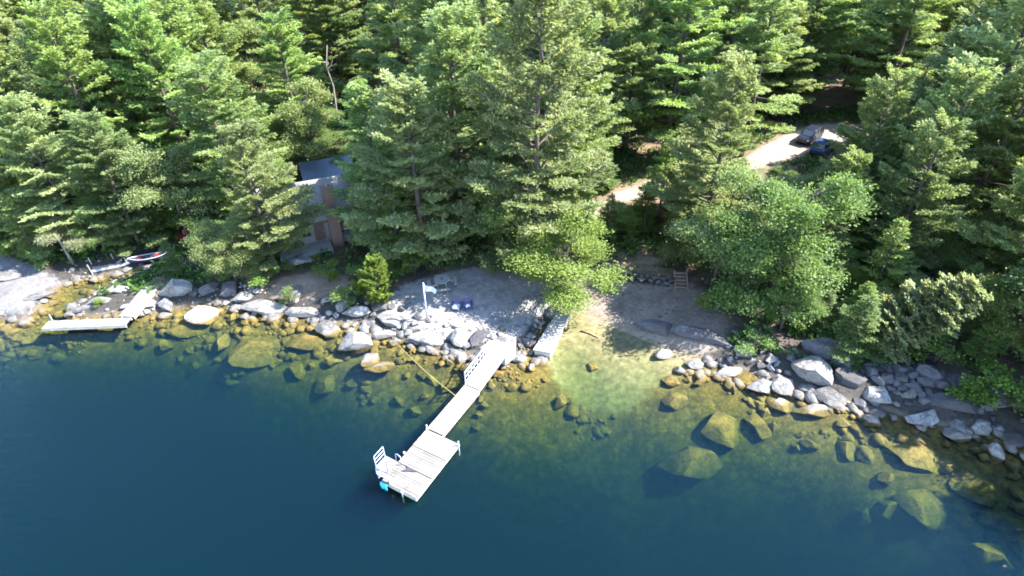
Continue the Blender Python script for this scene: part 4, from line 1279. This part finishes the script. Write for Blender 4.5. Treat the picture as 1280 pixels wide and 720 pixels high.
# gangway with a truss railing on its left side
GB = P(612, 441, 0.95)
v2 = GB - O_; gx0, gy1 = v2.dot(NR), v2.dot(U)
gang = empty('gangway', (O_.x, O_.y, 0), ang, 'pale sloping gangway with one truss railing between shore and dock', 'gangway')
GZ1 = 0.95
gl, gr_ = 0.05, 0.05 + 1.12
def gp(x, s, dz=0.0): return (x + (gx0 - .02) * s, RUN + .03 + (gy1 - RUN) * s, DZ + .06 + (GZ1 - DZ) * s + dz)
m = MB()
nb = 26
for i in range(nb):
    s0, s1 = i / nb, (i + .9) / nb
    a, b, c, d = gp(gl, s0), gp(gr_, s0), gp(gr_, s1), gp(gl, s1)
    dn = Vector((0, 0, -.035))
    top = [Vector(p) for p in (a, b, c, d)]
    m.add([p + dn for p in top] + top, ((3, 2, 1, 0), (4, 5, 6, 7), (0, 1, 5, 4), (1, 2, 6, 5), (2, 3, 7, 6), (3, 0, 4, 7)))
m.build('deck', M['deck_white'], gang)
m = MB(); m.bar(gp(gl - .03, 0, -.1), gp(gl - .03, 1, -.1), .06, .16); m.bar(gp(gr_ + .03, 0, -.1), gp(gr_ + .03, 1, -.1), .06, .16); m.build('frame', M['alu'], gang)
rail = MB()
rail.bar(gp(gl - .06, .02, 1.0), gp(gl - .06, .98, 1.0), .10, .06)
rail.bar(gp(gl - .06, .02, .12), gp(gl - .06, .98, .12), .05, .05)
rail.bar(gp(gl - .06, .02, .55), gp(gl - .06, .98, .55), .04, .04)
for i in range(9):
    s = .02 + .96 * i / 8
    rail.bar(gp(gl - .06, s, .0), gp(gl - .06, s + 1e-4, .99), .045, .045)
rail.build('railing', M['alu'], gang)
m = MB(); m.bar(gp(gl + .12, .03, .05), gp(gl + .12, .97, .05), .06, .07); m.build('rail_shade_strip', M['alu_blue'], gang)  # grey strip standing in for the bottom rail's shading on the deck

# landing of the gangway on the shore
g = GB + U * .75 + NR * .45
pad = empty('landing_pad', (g.x, g.y, 0), ang, 'white concrete landing pad at the shore end of the gangway', 'concrete pad')
m = MB(); m.prism([(-1.0, -.75), (.9, -.8), (1.15, .3), (.7, 1.2), (-.6, 1.25), (-1.1, .4)], .3, .97); m.build('slab', M['concrete'], pad, bevel=.05)
m = MB(); m.prism([(-.5, 1.28), (.5, 1.23), (.45, 1.6), (-.4, 1.62)], .5, 1.05); m.build('step', M['concrete'], pad, bevel=.04)

# swim steps with hand rails on the left outer corner of the platform
sw = empty('swim_ladder', (O_.x, O_.y, 0), ang, 'lilac metal swim steps with hooped handrails on the left platform corner', 'swim ladder')
m = MB(); planks(m, -.98, -.02, .62, 1.55, DZ - .02, th=.03); m.build('landing', M['deck_white'], sw)
m = MB()
for y_ in (.62, 1.55): m.box((-.5, y_, DZ - .12), (.96, .04, .14))
m.box((-.98, 1.08, DZ - .12), (.04, .95, .14)); m.build('frame', M['alu_blue'], sw)
for y_ in (.66, 1.5):
    m = MB(); m.tube([(-.94, y_, -.7), (-.96, y_, .3), (-1.0, y_, DZ + .75), (-1.02, y_ + (.12 if y_ < 1 else -.12), DZ + .88)], .028, 8); m.build('upright', M['alu_blue'], sw, smooth=True)
m = MB()
for z_ in (DZ + .25, DZ + .55, DZ + .88): m.tube([(-.99, .66, z_), (-.99, 1.5, z_)], .026, 8)
m.build('guard_rail', M['alu_blue'], sw, smooth=True)
m = MB(); m.tube([(-.1, .68, DZ), (-.08, .68, DZ + .75), (.1, .62, DZ + .85), (.34, .52, DZ + .75), (.36, .5, DZ)], .022, 8); m.build('handrail', M['wood_tan'], sw, smooth=True)
m = MB(); m.tube([(-.1, 1.52, DZ), (-.08, 1.52, DZ + .72), (.1, 1.5, DZ + .82), (.34, 1.48, DZ + .72), (.36, 1.48, DZ)], .022, 8); m.build('handrail', M['alu_blue'], sw, smooth=True)
for z_ in (-.05, -.32): 
    m = MB(); m.box((-1.05, 1.08, z_), (.2, .82, .04)); m.build('tread', M['alu'], sw)

bn = empty('dock_bench', (O_.x, O_.y, 0), ang, 'small lilac bench at the outer left end of the platform', 'bench')
m = MB(); m.box((.16, .14, DZ + .42), (.95, .24, .04)); m.build('seat', M['alu_blue'], bn)
m = MB(); m.box((.16, .02, DZ + .66), (.95, .03, .1)); m.bar((-.28, .03, DZ + .42), (-.28, .02, DZ + .7), .04, .04); m.bar((.6, .03, DZ + .42), (.6, .02, DZ + .7), .04, .04); m.build('backrest', M['alu_blue'], bn)
for x_ in (-.26, .58):
    m = MB(); m.box((x_, .14, DZ + .2), (.05, .2, .4)); m.build('leg', M['alu_blue'], bn)

# cyan towel hanging over the end of the platform
tw = MB()
rows = []
for i in range(9):
    t = i / 8
    z_ = DZ + .02 - .85 * t * .62; yy = -.1 - .05 * math.sin(t * 5) - .12 * t
    rows.append([Vector((-.02 + .52 * k / 8 + .02 * math.sin(3 * t), yy + .025 * math.sin(k * 1.5 + t * 2), z_)) for k in range(9)])
vs = [p for r in rows for p in r] + [p + Vector((0, .018, 0)) for r in rows for p in r]
fs = []
for i in range(8):
    for k in range(8):
        a = i * 9 + k; fs.append((a, a + 1, a + 10, a + 9)); b = a + 81; fs.append((b + 9, b + 10, b + 1, b))
for k in range(8):
    fs += [(k, k + 81, k + 82, k + 1), (72 + k, 73 + k, 154 + k, 153 + k), (k * 9, k * 9 + 9, k * 9 + 90, k * 9 + 81), (k * 9 + 8, k * 9 + 89, k * 9 + 98, k * 9 + 17)]
tw.add(vs, fs)
o = tw.build('towel', M['cyan'], smooth=True); o.location = (O_.x, O_.y, 0); o.rotation_euler = (0, 0, ang)
tag(o, 'cyan towel hanging off the outer end of the swim platform', 'towel')
# grey folded cloth and worn mat on the platform
q = [uv(507.5, 582.5), uv(509.5, 586.3), uv(501.5, 589.5), uv(521, 590.2)]
m = MB(); m.prism([tuple(p) for p in q], DZ + .01, DZ + .07); o = m.build('folded_cloth', M['slate'])
o.location = (O_.x, O_.y, 0); o.rotation_euler = (0, 0, ang); tag(o, 'dark grey arrow-shaped folded cloth lying on the swim platform', 'cloth')
a = uv(518, 612)
m = MB(); m.prism([(a[0] - .28, a[1] - .1), (a[0] + .28, a[1] - .12), (a[0] + .3, a[1] + .1), (a[0] - .26, a[1] + .12)], DZ + .004, DZ + .02); o = m.build('mat', M['rust'])
o.location = (O_.x, O_.y, 0); o.rotation_euler = (0, 0, ang); tag(o, 'worn rust-brown mat at the outer corner of the swim platform', 'mat')

# yellow mooring rope
a = P(495, 428, .5); b = P(562, 492, .5); b = O_ + U * uv(562, 492)[1] + NR * .05; b.z = DZ + .03
m = MB(); m.tube([a.lerp(b, t / 10) + Vector((0, 0, -.28 * math.sin(PI * t / 10))) for t in range(11)], .015, 6)
tag(m.build('mooring_rope', M['rope'], smooth=True), 'yellow rope stretched from a shore rock to the long dock', 'rope')

# white L-shaped dock
la, lb, lc = P(56, 406, .45), P(152, 402, .45), P(190, 357, 1.0)
ldock = empty('corner_dock', (lb.x, lb.y, 0), 0, 'white L-shaped dock beside the rocky spit', 'dock')
def deck_run(a, b, w, z0, z1, name, parent, org, mat='deck_white'):
    d = b - a; Ld = Vector((d.x, d.y, 0)).length; an = math.atan2(d.y, d.x)
    m = MB(); planks(m, -w / 2, w / 2, 0, Ld, 0)
    R_ = Matrix.Rotation(an - PI / 2, 3, 'Z')
    V = []
    for p in m.v:
        q = R_ @ Vector(p); f = min(max(p[1] / Ld, 0), 1)
        V.append(Vector((a.x - org.x + q.x, a.y - org.y + q.y, z0 + (z1 - z0) * f + q.z)))
    m.v = V
    m.build(name, M[mat], parent)
    m = MB()
    for sx in (-w / 2 + .03, w / 2 - .03):
        q0 = R_ @ Vector((sx, .02, 0)); q1 = R_ @ Vector((sx, Ld - .02, 0))
        m.bar((a.x - org.x + q0.x, a.y - org.y + q0.y, z0 - .15), (a.x - org.x + q1.x, a.y - org.y + q1.y, z1 - .15), .06, .2)
    return m
dirn = (lb - la).normalized()
m = deck_run(la, lb + dirn * .55, 1.0, .45, .45, 'outer_deck', ldock, lb); m.build('beam', M['deck_side'], ldock)
d2 = (lc - lb).normalized()
m = deck_run(lb + d2 * .62, lc, 1.3, .49, 1.05, 'shore_deck', ldock, lb); m.build('beam', M['deck_side'], ldock)
for t in (.04, .5, .96):
    p = la.lerp(lb, t) - lb
    m = MB(); m.tube([(p.x, p.y + .55, -1.8), (p.x, p.y + .55, 1.05 if t < .1 else .55)], .035, 8); m.build('post', M['alu'], ldock)

# concrete dock slab right of the gangway: two pieces
def block(name, cs, z0, z1, mat, label, cat):
    c = sum((Vector((*p[:2], 0)) for p in cs), Vector()) / len(cs)
    e = empty(name, (c.x, c.y, 0), 0, label, cat)
    m = MB(); m.prism([(p.x - c.x, p.y - c.y) for p in cs], z1 - .16, z1); m.build('top', M[mat], e, bevel=.03)
    m = MB(); m.prism([((p.x - c.x) * .9, (p.y - c.y) * .95) for p in cs], z0, z1 - .165); m.build('crib', M['deck_side'], e)
    return e
block('concrete_dock', [P(666, 437, .55), P(688, 441, .55), P(707, 404, .55), P(688, 402, .55)], -1.0, .55, 'concrete', 'white concrete dock slab right of the gangway', 'dock')
block('concrete_ramp', [P(689, 401, .6), P(707, 403, .6), P(713, 393, .6), P(696, 391, .6)], -.5, .62, 'concrete', 'short white slab joining the concrete dock to the shore', 'dock')

# ------------------------------------------------------------------ flagpole
g = G(534, 400)
fp = empty('flagpole', g, 0, 'slim flagpole with lilac-grey shade in its colour at the patio edge', 'flagpole')
m = MB(); m.tube([(0, 0, -.1), (0, 0, 3.5)], [.07, .05], 10); m.build('pole', M['alu_blue'], fp, smooth=True)  # white pole; the lilac-grey tone is shade put into its colour
m = MB(); m.tube([(0, 0, 3.48), (0, 0, 3.53), (0, 0, 3.6), (0, 0, 3.64)], [.03, .06, .06, .02], 10); m.build('finial', M['white'], fp, smooth=True)
m = MB(); m.tube([(0, 0, -.05), (0, 0, .12)], .12, 10); m.build('base', M['concrete'], fp)
fl = MB(); rows = []
for i in range(7):
    v_ = i / 6
    rows.append([Vector((.05 + .95 * u / 8 * (1 - .12 * v_), -.12 * math.sin(u * .9 + v_) * u / 8, 3.42 - .62 * v_ * (1 - .45 * u / 8) - .42 * (u / 8) ** 1.4)) for u in range(9)])
vs = [p for r in rows for p in r] + [p + Vector((0, .012, 0)) for r in rows for p in r]; n0 = 63; fs = []
for i in range(6):
    for k in range(8):
        a = i * 9 + k; fs += [(a, a + 1, a + 10, a + 9), (n0 + a + 9, n0 + a + 10, n0 + a + 1, n0 + a)]
fl.add(vs, fs); o = fl.build('flag', M['white'], smooth=True); o.location = g
tag(o, 'white flag drooping from the flagpole', 'flag')

# ------------------------------------------------------------------ patio furniture
def chair(paint, seat_paint, loc, rz, label):
    e = empty('adirondack_chair', loc, rz, label, 'chair')          # faces local -y
    m = MB(); m.box((0, -.02, .34), (.56, .55, .03), mat=Matrix.Rotation(math.radians(10), 3, 'X')); m.box((0, -.29, .32), (.56, .03, .14)); m.build('seat', M[seat_paint], e, bevel=.01)
    m = MB()
    for i in range(5):
        x = (i - 2) * .115; tp = .98 - .05 * abs(i - 2) ** 1.5
        a = Vector((x * .85, .24, .34)); b = Vector((x * 1.25, .24 + (tp - .34) * .42, tp))
        m.bar(a, b, .10, .025)
    m.bar((-.3, .42, .72), (.3, .42, .72), .05, .04); m.build('backrest', M[paint], e)
    for s in (-1, 1):
        m = MB(); m.box((s * .34, .02, .57), (.13, .72, .03)); m.build('armrest', M[paint], e, bevel=.008)
        m = MB(); m.box((s * .30, -.28, .275), (.04, .1, .55)); m.build('leg', M[paint], e)
        m = MB(); m.bar((s * .30, -.22, .30), (s * .30, .46, .02), .04, .11); m.build('leg', M[paint], e)
    return e
ga, gb = G(571, 387), G(585, 386)
chair('navy', 'pale_cushion', ga, math.radians(-8), 'navy chair with pale seat, nearer the flagpole')
chair('navy', 'navy', gb, math.radians(12), 'all-navy chair with a pale towel on it, farther from the flagpole')
tl = MB(); tl.box((0, -.02, .395), (.4, .3, .04)); tl.box((0, -.2, .365), (.4, .12, .03)); o = tl.build('towel', M['pale_cushion'], bevel=.015); o.location = gb; o.rotation_euler = (0, 0, math.radians(12))
tag(o, 'pale folded towel on the seat of the all-navy chair', 'towel')
gr = G(238, 300)
chair('red', 'red', gr + Vector((-.55, 0, 0)), math.radians(-15), 'red wooden chair in the trees, nearer the canoe')
g2 = gr + Vector((.5, .25, 0)); g2.z = hz(g2.x, g2.y)
chair('red', 'red', g2, math.radians(20), 'red wooden chair in the trees, nearer the pale bushy tree')

g = G(553, 358)
pt = empty('picnic_table', g, .2, 'grey octagonal picnic table in the shade behind the flagpole', 'table')
def octo(r, k=8, ph=PI / 8): return [(r * math.cos(2 * PI * i / k + ph), r * math.sin(2 * PI * i / k + ph)) for i in range(k)]
m = MB(); m.prism(octo(.72), .71, .75); m.build('table_top', M['wood_grey'], pt, bevel=.008)
m = MB(); m.tube([(0, 0, .752), (0, 0, .90)], .05, 10); m.build('umbrella_socket', M['black'], pt)
for i in range(4):
    a = i * PI / 2
    R_ = Matrix.Rotation(a, 3, 'Z')
    m = MB(); m.box(R_ @ Vector((1.12, 0, .44)), (.28, 1.15, .045), mat=R_); m.build('bench', M['wood_grey'], pt, bevel=.008)
    m = MB(); m.bar(R_ @ Vector((.3, .3, .69)), R_ @ Vector((1.2, .3, .02)), .05, .09); m.bar(R_ @ Vector((.35, .3, .37)), R_ @ Vector((1.24, .3, .37)), .045, .08); m.build('leg', M['wood_grey'], pt)

# ------------------------------------------------------------------ shore boats at the inlet
ca, cb = G(163, 336), G(214, 321)
cd = cb - ca
can = empty('canoe', ((ca.x + cb.x) / 2, (ca.y + cb.y) / 2, max(ca.z, cb.z) + .02), math.atan2(cd.y, cd.x), 'dark blue canoe with white gunwale and red seats, lying on the inlet shore', 'canoe')
Lc_ = cd.length * .92
secs, ins = [], []
for i in range(13):
    t = i / 12 * 2 - 1
    w = .46 * (1 - abs(t) ** 2.4) + .02; zt = .40 + .16 * abs(t) ** 3; zb = .0 + .12 * abs(t) ** 4
    x = t * Lc_ / 2
    secs.append([Vector((x, w * math.cos(a), zt - (zt - zb) * math.sin(a) ** .8 if 0 < a < PI else zt)) for a in [PI * k / 8 for k in range(9)]])
m = MB()
def skin(m, secs, flip=False):
    n = len(secs[0]); vs = [p for s in secs for p in s]
    fs = [(i * n + k, (i + 1) * n + k, (i + 1) * n + k + 1, i * n + k + 1) for i in range(len(secs) - 1) for k in range(n - 1)]
    m.add(vs, [f[::-1] for f in fs] if flip else fs)
skin(m, secs); m.build('hull', M['navy'], can, smooth=True)
m = MB(); skin(m, [[Vector((p.x * .985, p.y * .93, p.z + .02)) for p in s] for s in secs], True); m.build('lining', M['slate'], can, smooth=True)
for sd in (0, -1):
    m = MB(); m.tube([s[sd] + Vector((0, 0, .01)) for s in secs], .035, 6); m.build('gunwale', M['alu'], can, smooth=True)
for t in (-.45, .4):
    m = MB(); m.box((t * Lc_ / 2, 0, .32), (.34, .7, .03)); m.build('seat', M['red'], can)

fa, fb = G(116, 343), G(162, 330)
fd = fb - fa
fz = max(.45, fa.z + .3)
fr = empty('beached_dock', (fa.x, fa.y, 0), math.atan2(fd.y, fd.x), 'grey dock section with pale edge drawn up beside the canoe', 'dock')
Lf = fd.length
m = MB()
for i in range(22):
    m.box(((i + .5) * Lf / 22, .55, fz), (Lf / 22 - .03, 1.0, .035))
m.build('deck', M['wood_grey'], fr)
m = MB(); m.box((Lf / 2, .02, fz - .06), (Lf, .05, .18)); m.box((Lf / 2, 1.08, fz - .06), (Lf, .05, .18)); m.build('beam', M['white'], fr)
for x_, y_ in ((.05, -.04), (.05, 1.14), (Lf * .6, 1.14), (Lf - .1, -.04)):
    m = MB(); m.tube([(x_, y_, -.6), (x_ - .1, y_, fz + .75)], .035, 8); m.build('post', M['alu'], fr)

# driftwood in the cove
a, b = P(726, 416, -.25), P(748, 426, -.35)
a.z, b.z = hz(a.x, a.y) + .08, hz(b.x, b.y) + .08
m = MB(); m.tube([a, a.lerp(b, .5) + Vector((.05, .08, .02)), b], [.11, .09, .05], 8); m.tube([a.lerp(b, .6), a.lerp(b, .8) + Vector((.05, .35, .08))], [.04, .02], 6)
tag(m.build('driftwood_log', M['log'], smooth=True), 'brown waterlogged log lying on the sand of the cove', 'log')

# ------------------------------------------------------------------ retaining wall and steps
wa, wb_ = G(765, 349), G(838, 357)
wd = wb_ - wa; wl = Vector((wd.x, wd.y, 0)).length
sw_ = empty('stone_wall', (wa.x, wa.y, min(wa.z, wb_.z) - .1), math.atan2(wd.y, wd.x), 'low dry-laid stone retaining wall at the back of the shaded beach', 'wall')
rd = random.Random(12)
def wall_course(z, hgt, off):
    Vs, Fs = [], []; x = off; n0 = 0
    while x < wl:
        w = rd.uniform(.4, .95)
        V = rock_verts(rd.randrange(99999), IV2, cuts=9, rough=.05, lo=.42, hi=.72) * np.array([w * .62, .42, hgt * .72]) + np.array([x + w / 2, rd.uniform(-.05, .05) + (z * .25), z + hgt / 2])
        Vs.append(V); Fs.append(IF2 + n0); n0 += len(IV2); x += w
    return mesh_from('course', np.vstack(Vs), np.vstack(Fs), M['granite_dark'], smooth=False)
for i in range(3):
    obj('stone_course', wall_course(i * .34, .36, -.2 + .25 * (i % 2)), sw_)
m = MB(); m.box((wl / 2, 1.15, .38), (wl + .4, 1.6, 1.0)); m.build('backfill', M['ground'], sw_)

sa = G(852, 362)
stp = empty('wooden_steps', sa, math.radians(-4), 'pale wooden stair of five treads right of the stone wall', 'steps')
for i in range(5):
    m = MB(); m.box((0, i * .3 + .15, .17 * (i + 1)), (1.0, .29, .045)); m.build('tread', M['wood_tan'], stp, bevel=.006)
for s in (-1, 1):
    m = MB(); m.bar((s * .53, -.1, .02), (s * .53, 1.6, .92), .05, .26); m.build('stringer', M['wood_tan'], stp)

# ------------------------------------------------------------------ cabin
cab = empty('cabin', (CAB.x, CAB.y, CAB.z - .15), math.radians(24), 'grey clapboard cabin with pale shingle roof and tall brick chimney', 'cabin')
W2, D2, EH, RH = 4.2, 5.6, 3.3, 5.4           # half width, depth, eave and ridge height
m = MB()
m.box((0, D2 / 2, .25), (2 * W2 + .06, D2 + .06, .8)); m.build('foundation', M['concrete'], cab)
m = MB()
ws = [(-W2, 0), (W2, 0), (W2, D2), (-W2, D2)]
m.prism(ws, .652, EH)
m.add([(-W2, 0, EH), (-W2, D2, EH), (-W2, D2 / 2, RH - .1), (W2, 0, EH), (W2, D2, EH), (W2, D2 / 2, RH - .1)], ((0, 2, 1), (3, 4, 5), (0, 3, 5, 2), (1, 2, 5, 4)))
for i in range(13):
    z_ = .75 + i * .2
    m.box((0, -.012, z_), (2 * W2 - .04, .022, .17))
wall = m.build('wall', M['clapboard'], cab)
def slope(y0, z0, y1, z1, x0, x1, th, name, mat, parent):
    m = MB()
    n = Vector((0, -(z1 - z0), y1 - y0)).normalized() * th
    a, b, c, d = Vector((x0, y0, z0)), Vector((x1, y0, z0)), Vector((x1, y1, z1)), Vector((x0, y1, z1))
    if n.z < 0: n = -n
    m.add([a, b, c, d, a + n, b + n, c + n, d + n], ((3, 2, 1, 0), (4, 5, 6, 7), (0, 1, 5, 4), (1, 2, 6, 5), (2, 3, 7, 6), (3, 0, 4, 7)))
    return m.build(name, M[mat], parent)
rf_ = slope(-.75, EH - .42, D2 / 2 + .02, RH, -W2 - .5, W2 + .5, .12, 'roof', 'roof', cab)
slope(D2 + .6, EH - .35, D2 / 2 + .06, RH, -W2 - .5, W2 + .5, .12, 'rear_roof', 'roof', cab)
m = MB(); m.tube([(-W2 - .5, D2 / 2 + .03, RH + .1), (W2 + .5, D2 / 2 + .03, RH + .1)], .09, 8); m.build('ridge_cap', M['wood_grey'], rf_)
m = MB(); m.box((0, -.80, EH - .40), (2 * W2 + 1.0, .07, .2)); m.build('fascia', M['trim_brown'], rf_)
m = MB(); m.prism([(.75, -.95), (1.75, -.95), (1.75, -.03), (.75, -.03)], -.1, 5.9); m.prism([(.68, -1.02), (1.82, -1.02), (1.82, .04), (.68, .04)], 5.9, 6.08)
ch = m.build('chimney', M['brick'], cab)
m = MB(); m.tube([(1.25, -.49, 6.08), (1.25, -.49, 6.4)], .16, 10); m.build('flue', M['wood_tan'], ch)
def window(x, z, w, h, parent=cab):
    m = MB()
    y = -.05
    for a, b in (((x, y, z + h / 2 + .05), (w + .2, .06, .1)), ((x, y, z - h / 2 - .05), (w + .2, .06, .1)), ((x - w / 2 - .05, y, z), (.1, .06, h)), ((x + w / 2 + .05, y, z), (.1, .06, h)), ((x, y, z), (.05, .05, h))):
        m.box(a, b)
    f = m.build('window', M['trim_brown'], parent)
    m = MB(); m.box((x, -.035, z), (w, .02, h)); m.build('pane', M['glass'], f)
    return f
for x_ in (-3.0, -1.5, 2.9): window(x_, 1.95, .95, 1.15)
m = MB(); m.box((-.15, -.045, 1.72), (.95, .06, 2.05)); dr = m.build('door', M['trim_brown'], cab)
m = MB(); m.tube([(.2, -.08, 1.65), (.2, -.14, 1.65)], .04, 8); m.build('handle', M['alu'], dr)
# deck in front
m = MB(); planks(m, -W2 + .1, .6, -2.3, -.1, .62); m.build('porch_deck', M['wood_grey'], cab)
for x_ in (-W2 + .2, -1.8, .5):
    m = MB(); m.box((x_, -2.2, .25), (.12, .12, .7)); m.build('post', M['wood_grey'], cab)
# rear wing with blue-grey metal roof
wg = empty('rear_cabin', cab.matrix_basis @ Vector((2.3, D2 + 1.6, 0)), math.radians(24), 'second cabin with blue-grey metal roof right behind the brick chimney', 'cabin')
m = MB(); m.prism([(-2.2, 0), (2.4, 0), (2.4, 4.2), (-2.2, 4.2)], 0, 3.5)
m.add([(-2.2, 0, 3.5), (-2.2, 4.2, 3.5), (-2.2, 2.1, 4.7), (2.4, 0, 3.5), (2.4, 4.2, 3.5), (2.4, 2.1, 4.7)], ((0, 2, 1), (3, 4, 5), (0, 3, 5, 2), (1, 2, 5, 4)))
m.build('wall', M['clapboard'], wg)
slope(-.5, 3.3, 2.12, 4.8, -2.6, 2.8, .1, 'roof', 'roof_blue', wg)
slope(4.7, 3.3, 2.16, 4.8, -2.6, 2.8, .1, 'rear_roof', 'roof_blue', wg)

# ------------------------------------------------------------------ cars
def build_car(loc, rz, paint, label):
    e = empty('parked_car', loc, rz, label, 'car', 'cars parked on the driveway')
    # body lofted along x: (x, half width bottom, half width top, z bottom, z shoulder)
    prof = [(-2.28, .70, .72, .46, .86), (-2.15, .82, .82, .34, 1.0), (-1.6, .89, .88, .26, 1.04), (-.5, .91, .90, .24, 1.04), (.7, .91, .90, .24, 1.02), (1.25, .90, .88, .26, .98), (1.95, .86, .84, .30, .92), (2.25, .70, .68, .42, .78)]
    m = MB(); secs = []
    for x, wb2, wt, z0, z1 in prof:
        secs.append([Vector((x, y, z)) for y, z in ((-wb2 * .92, z0), (wb2 * .92, z0), (wb2, z0 + .15), (wb2, z1 - .15), (wt * .93, z1), (-wt * .93, z1), (-wb2, z1 - .15), (-wb2, z0 + .15))])
    m.loft(secs); body = m.build('body', M[paint], e, smooth=False, bevel=.03)
    gh = [(-2.05, .74, .60, 1.0, 1.08), (-1.75, .78, .64, 1.0, 1.55), (-1.3, .80, .66, 1.0, 1.64), (.1, .80, .66, 1.0, 1.62), (.45, .79, .64, 1.0, 1.55), (1.15, .76, .6, .96, 1.03)]
    m = MB(); m.loft([[Vector((x, y, z)) for y, z in ((-a, z0), (a, z0), (b, z1), (-b, z1))] for x, a, b, z0, z1 in gh]); m.build('windows', M['glass'], e)
    m = MB(); m.loft([[Vector((x, y, z)) for y, z in ((-b, z1), (b, z1), (b * .93, z1 + .05), (-b * .93, z1 + .05))] for x, b, z1 in ((-1.78, .66, 1.54), (-1.3, .68, 1.63), (.1, .68, 1.61), (.42, .66, 1.545))]); m.build('roof', M[paint], e, bevel=.015)
    for s in (-1, 1):
        for x0, z0, x1, z1 in ((1.13, 1.0, .42, 1.57), (-.25, 1.0, -.3, 1.63), (-1.2, 1.0, -1.28, 1.64), (-2.03, 1.02, -1.76, 1.56)):
            m = MB(); m.bar((x0, s * .80, z0), (x1, s * .67, z1), .05, .08); m.build('pillar', M[paint], e)
    for x_ in (-1.4, 1.42):
        for s in (-1, 1):
            m = MB(); m.tube([(x_, s * .70, .34), (x_, s * .93, .34)], .34, 18); w = m.build('wheel', M['black'], e)
            m = MB(); m.tube([(x_, s * .9, .34), (x_, s * .945, .34)], .2, 12); m.build('rim', M['chrome'], w)
    for s in (-1, 1):
        m = MB(); m.box((2.14, s * .58, .72), (.14, .3, .13)); m.build('headlight', M['head'], e)
        m = MB(); m.box((-2.2, s * .66, .84), (.12, .16, .22)); m.build('taillight', M['tail'], e)
        m = MB(); m.box((.85, s * .98, 1.05), (.14, .16, .12)); m.build('mirror', M[paint], e, bevel=.02)
    return e
c1, c2 = G(1010, 177), G(1027, 191)
build_car(c1 + Vector((0, 0, .06)), math.radians(43 + 180), 'car_navy', 'black car in the sun on the pale driveway')
build_car(c2 + Vector((0, 0, .06)), math.radians(43), 'car_blue', 'blue car half in tree shade beside the black car')

# ------------------------------------------------------------------ camera, light, world
cam = bpy.data.cameras.new('camera'); co = bpy.data.objects.new('camera', cam); COL.objects.link(co)
co.location = (0, 0, CAM_H); co.rotation_euler = (PI / 2 - TILT, 0, 0)
cam.sensor_width = 36; cam.lens = FPX / 1280 * 36; cam.clip_end = 3000; cam.clip_start = .5
scene.camera = co

sl = bpy.data.lights.new('sun', 'SUN'); so = bpy.data.objects.new('sun', sl); COL.objects.link(so)
sl.energy = 4.8; sl.angle = math.radians(.53); sl.color = (1.0, .95, .87)
so.rotation_euler = (-SUNV).to_track_quat('-Z', 'Y').to_euler()
w = bpy.data.worlds.new('World'); scene.world = w; w.use_nodes = True
nt = w.node_tree; nt.nodes.clear()
sky = N(nt, 'ShaderNodeTexSky', sky_type='NISHITA', sun_disc=False)
sky.sun_elevation = SUN_EL; sky.sun_rotation = SUN_AZ; sky.air_density = 1.0; sky.dust_density = 0.0; sky.ozone_density = 1.2
bg = N(nt, 'ShaderNodeBackground', i_Strength=.15); L(nt, sky.outputs[0], bg.inputs['Color'])
wo = N(nt, 'ShaderNodeOutputWorld'); L(nt, bg.outputs[0], wo.inputs['Surface'])

vs_ = scene.view_settings
scene.display_settings.display_device = 'sRGB'
vs_.view_transform = 'Standard'; vs_.look = 'None'; vs_.gamma = 1; vs_.exposure = 2.65; vs_.use_curve_mapping = False
cy = scene.cycles
cy.use_denoising = True
cy.filter_width = 1.8
cy.max_bounces = 8; cy.diffuse_bounces = 5; cy.glossy_bounces = 2; cy.transmission_bounces = 4; cy.volume_bounces = 0; cy.transparent_max_bounces = 8
cy.sample_clamp_indirect = 6.0
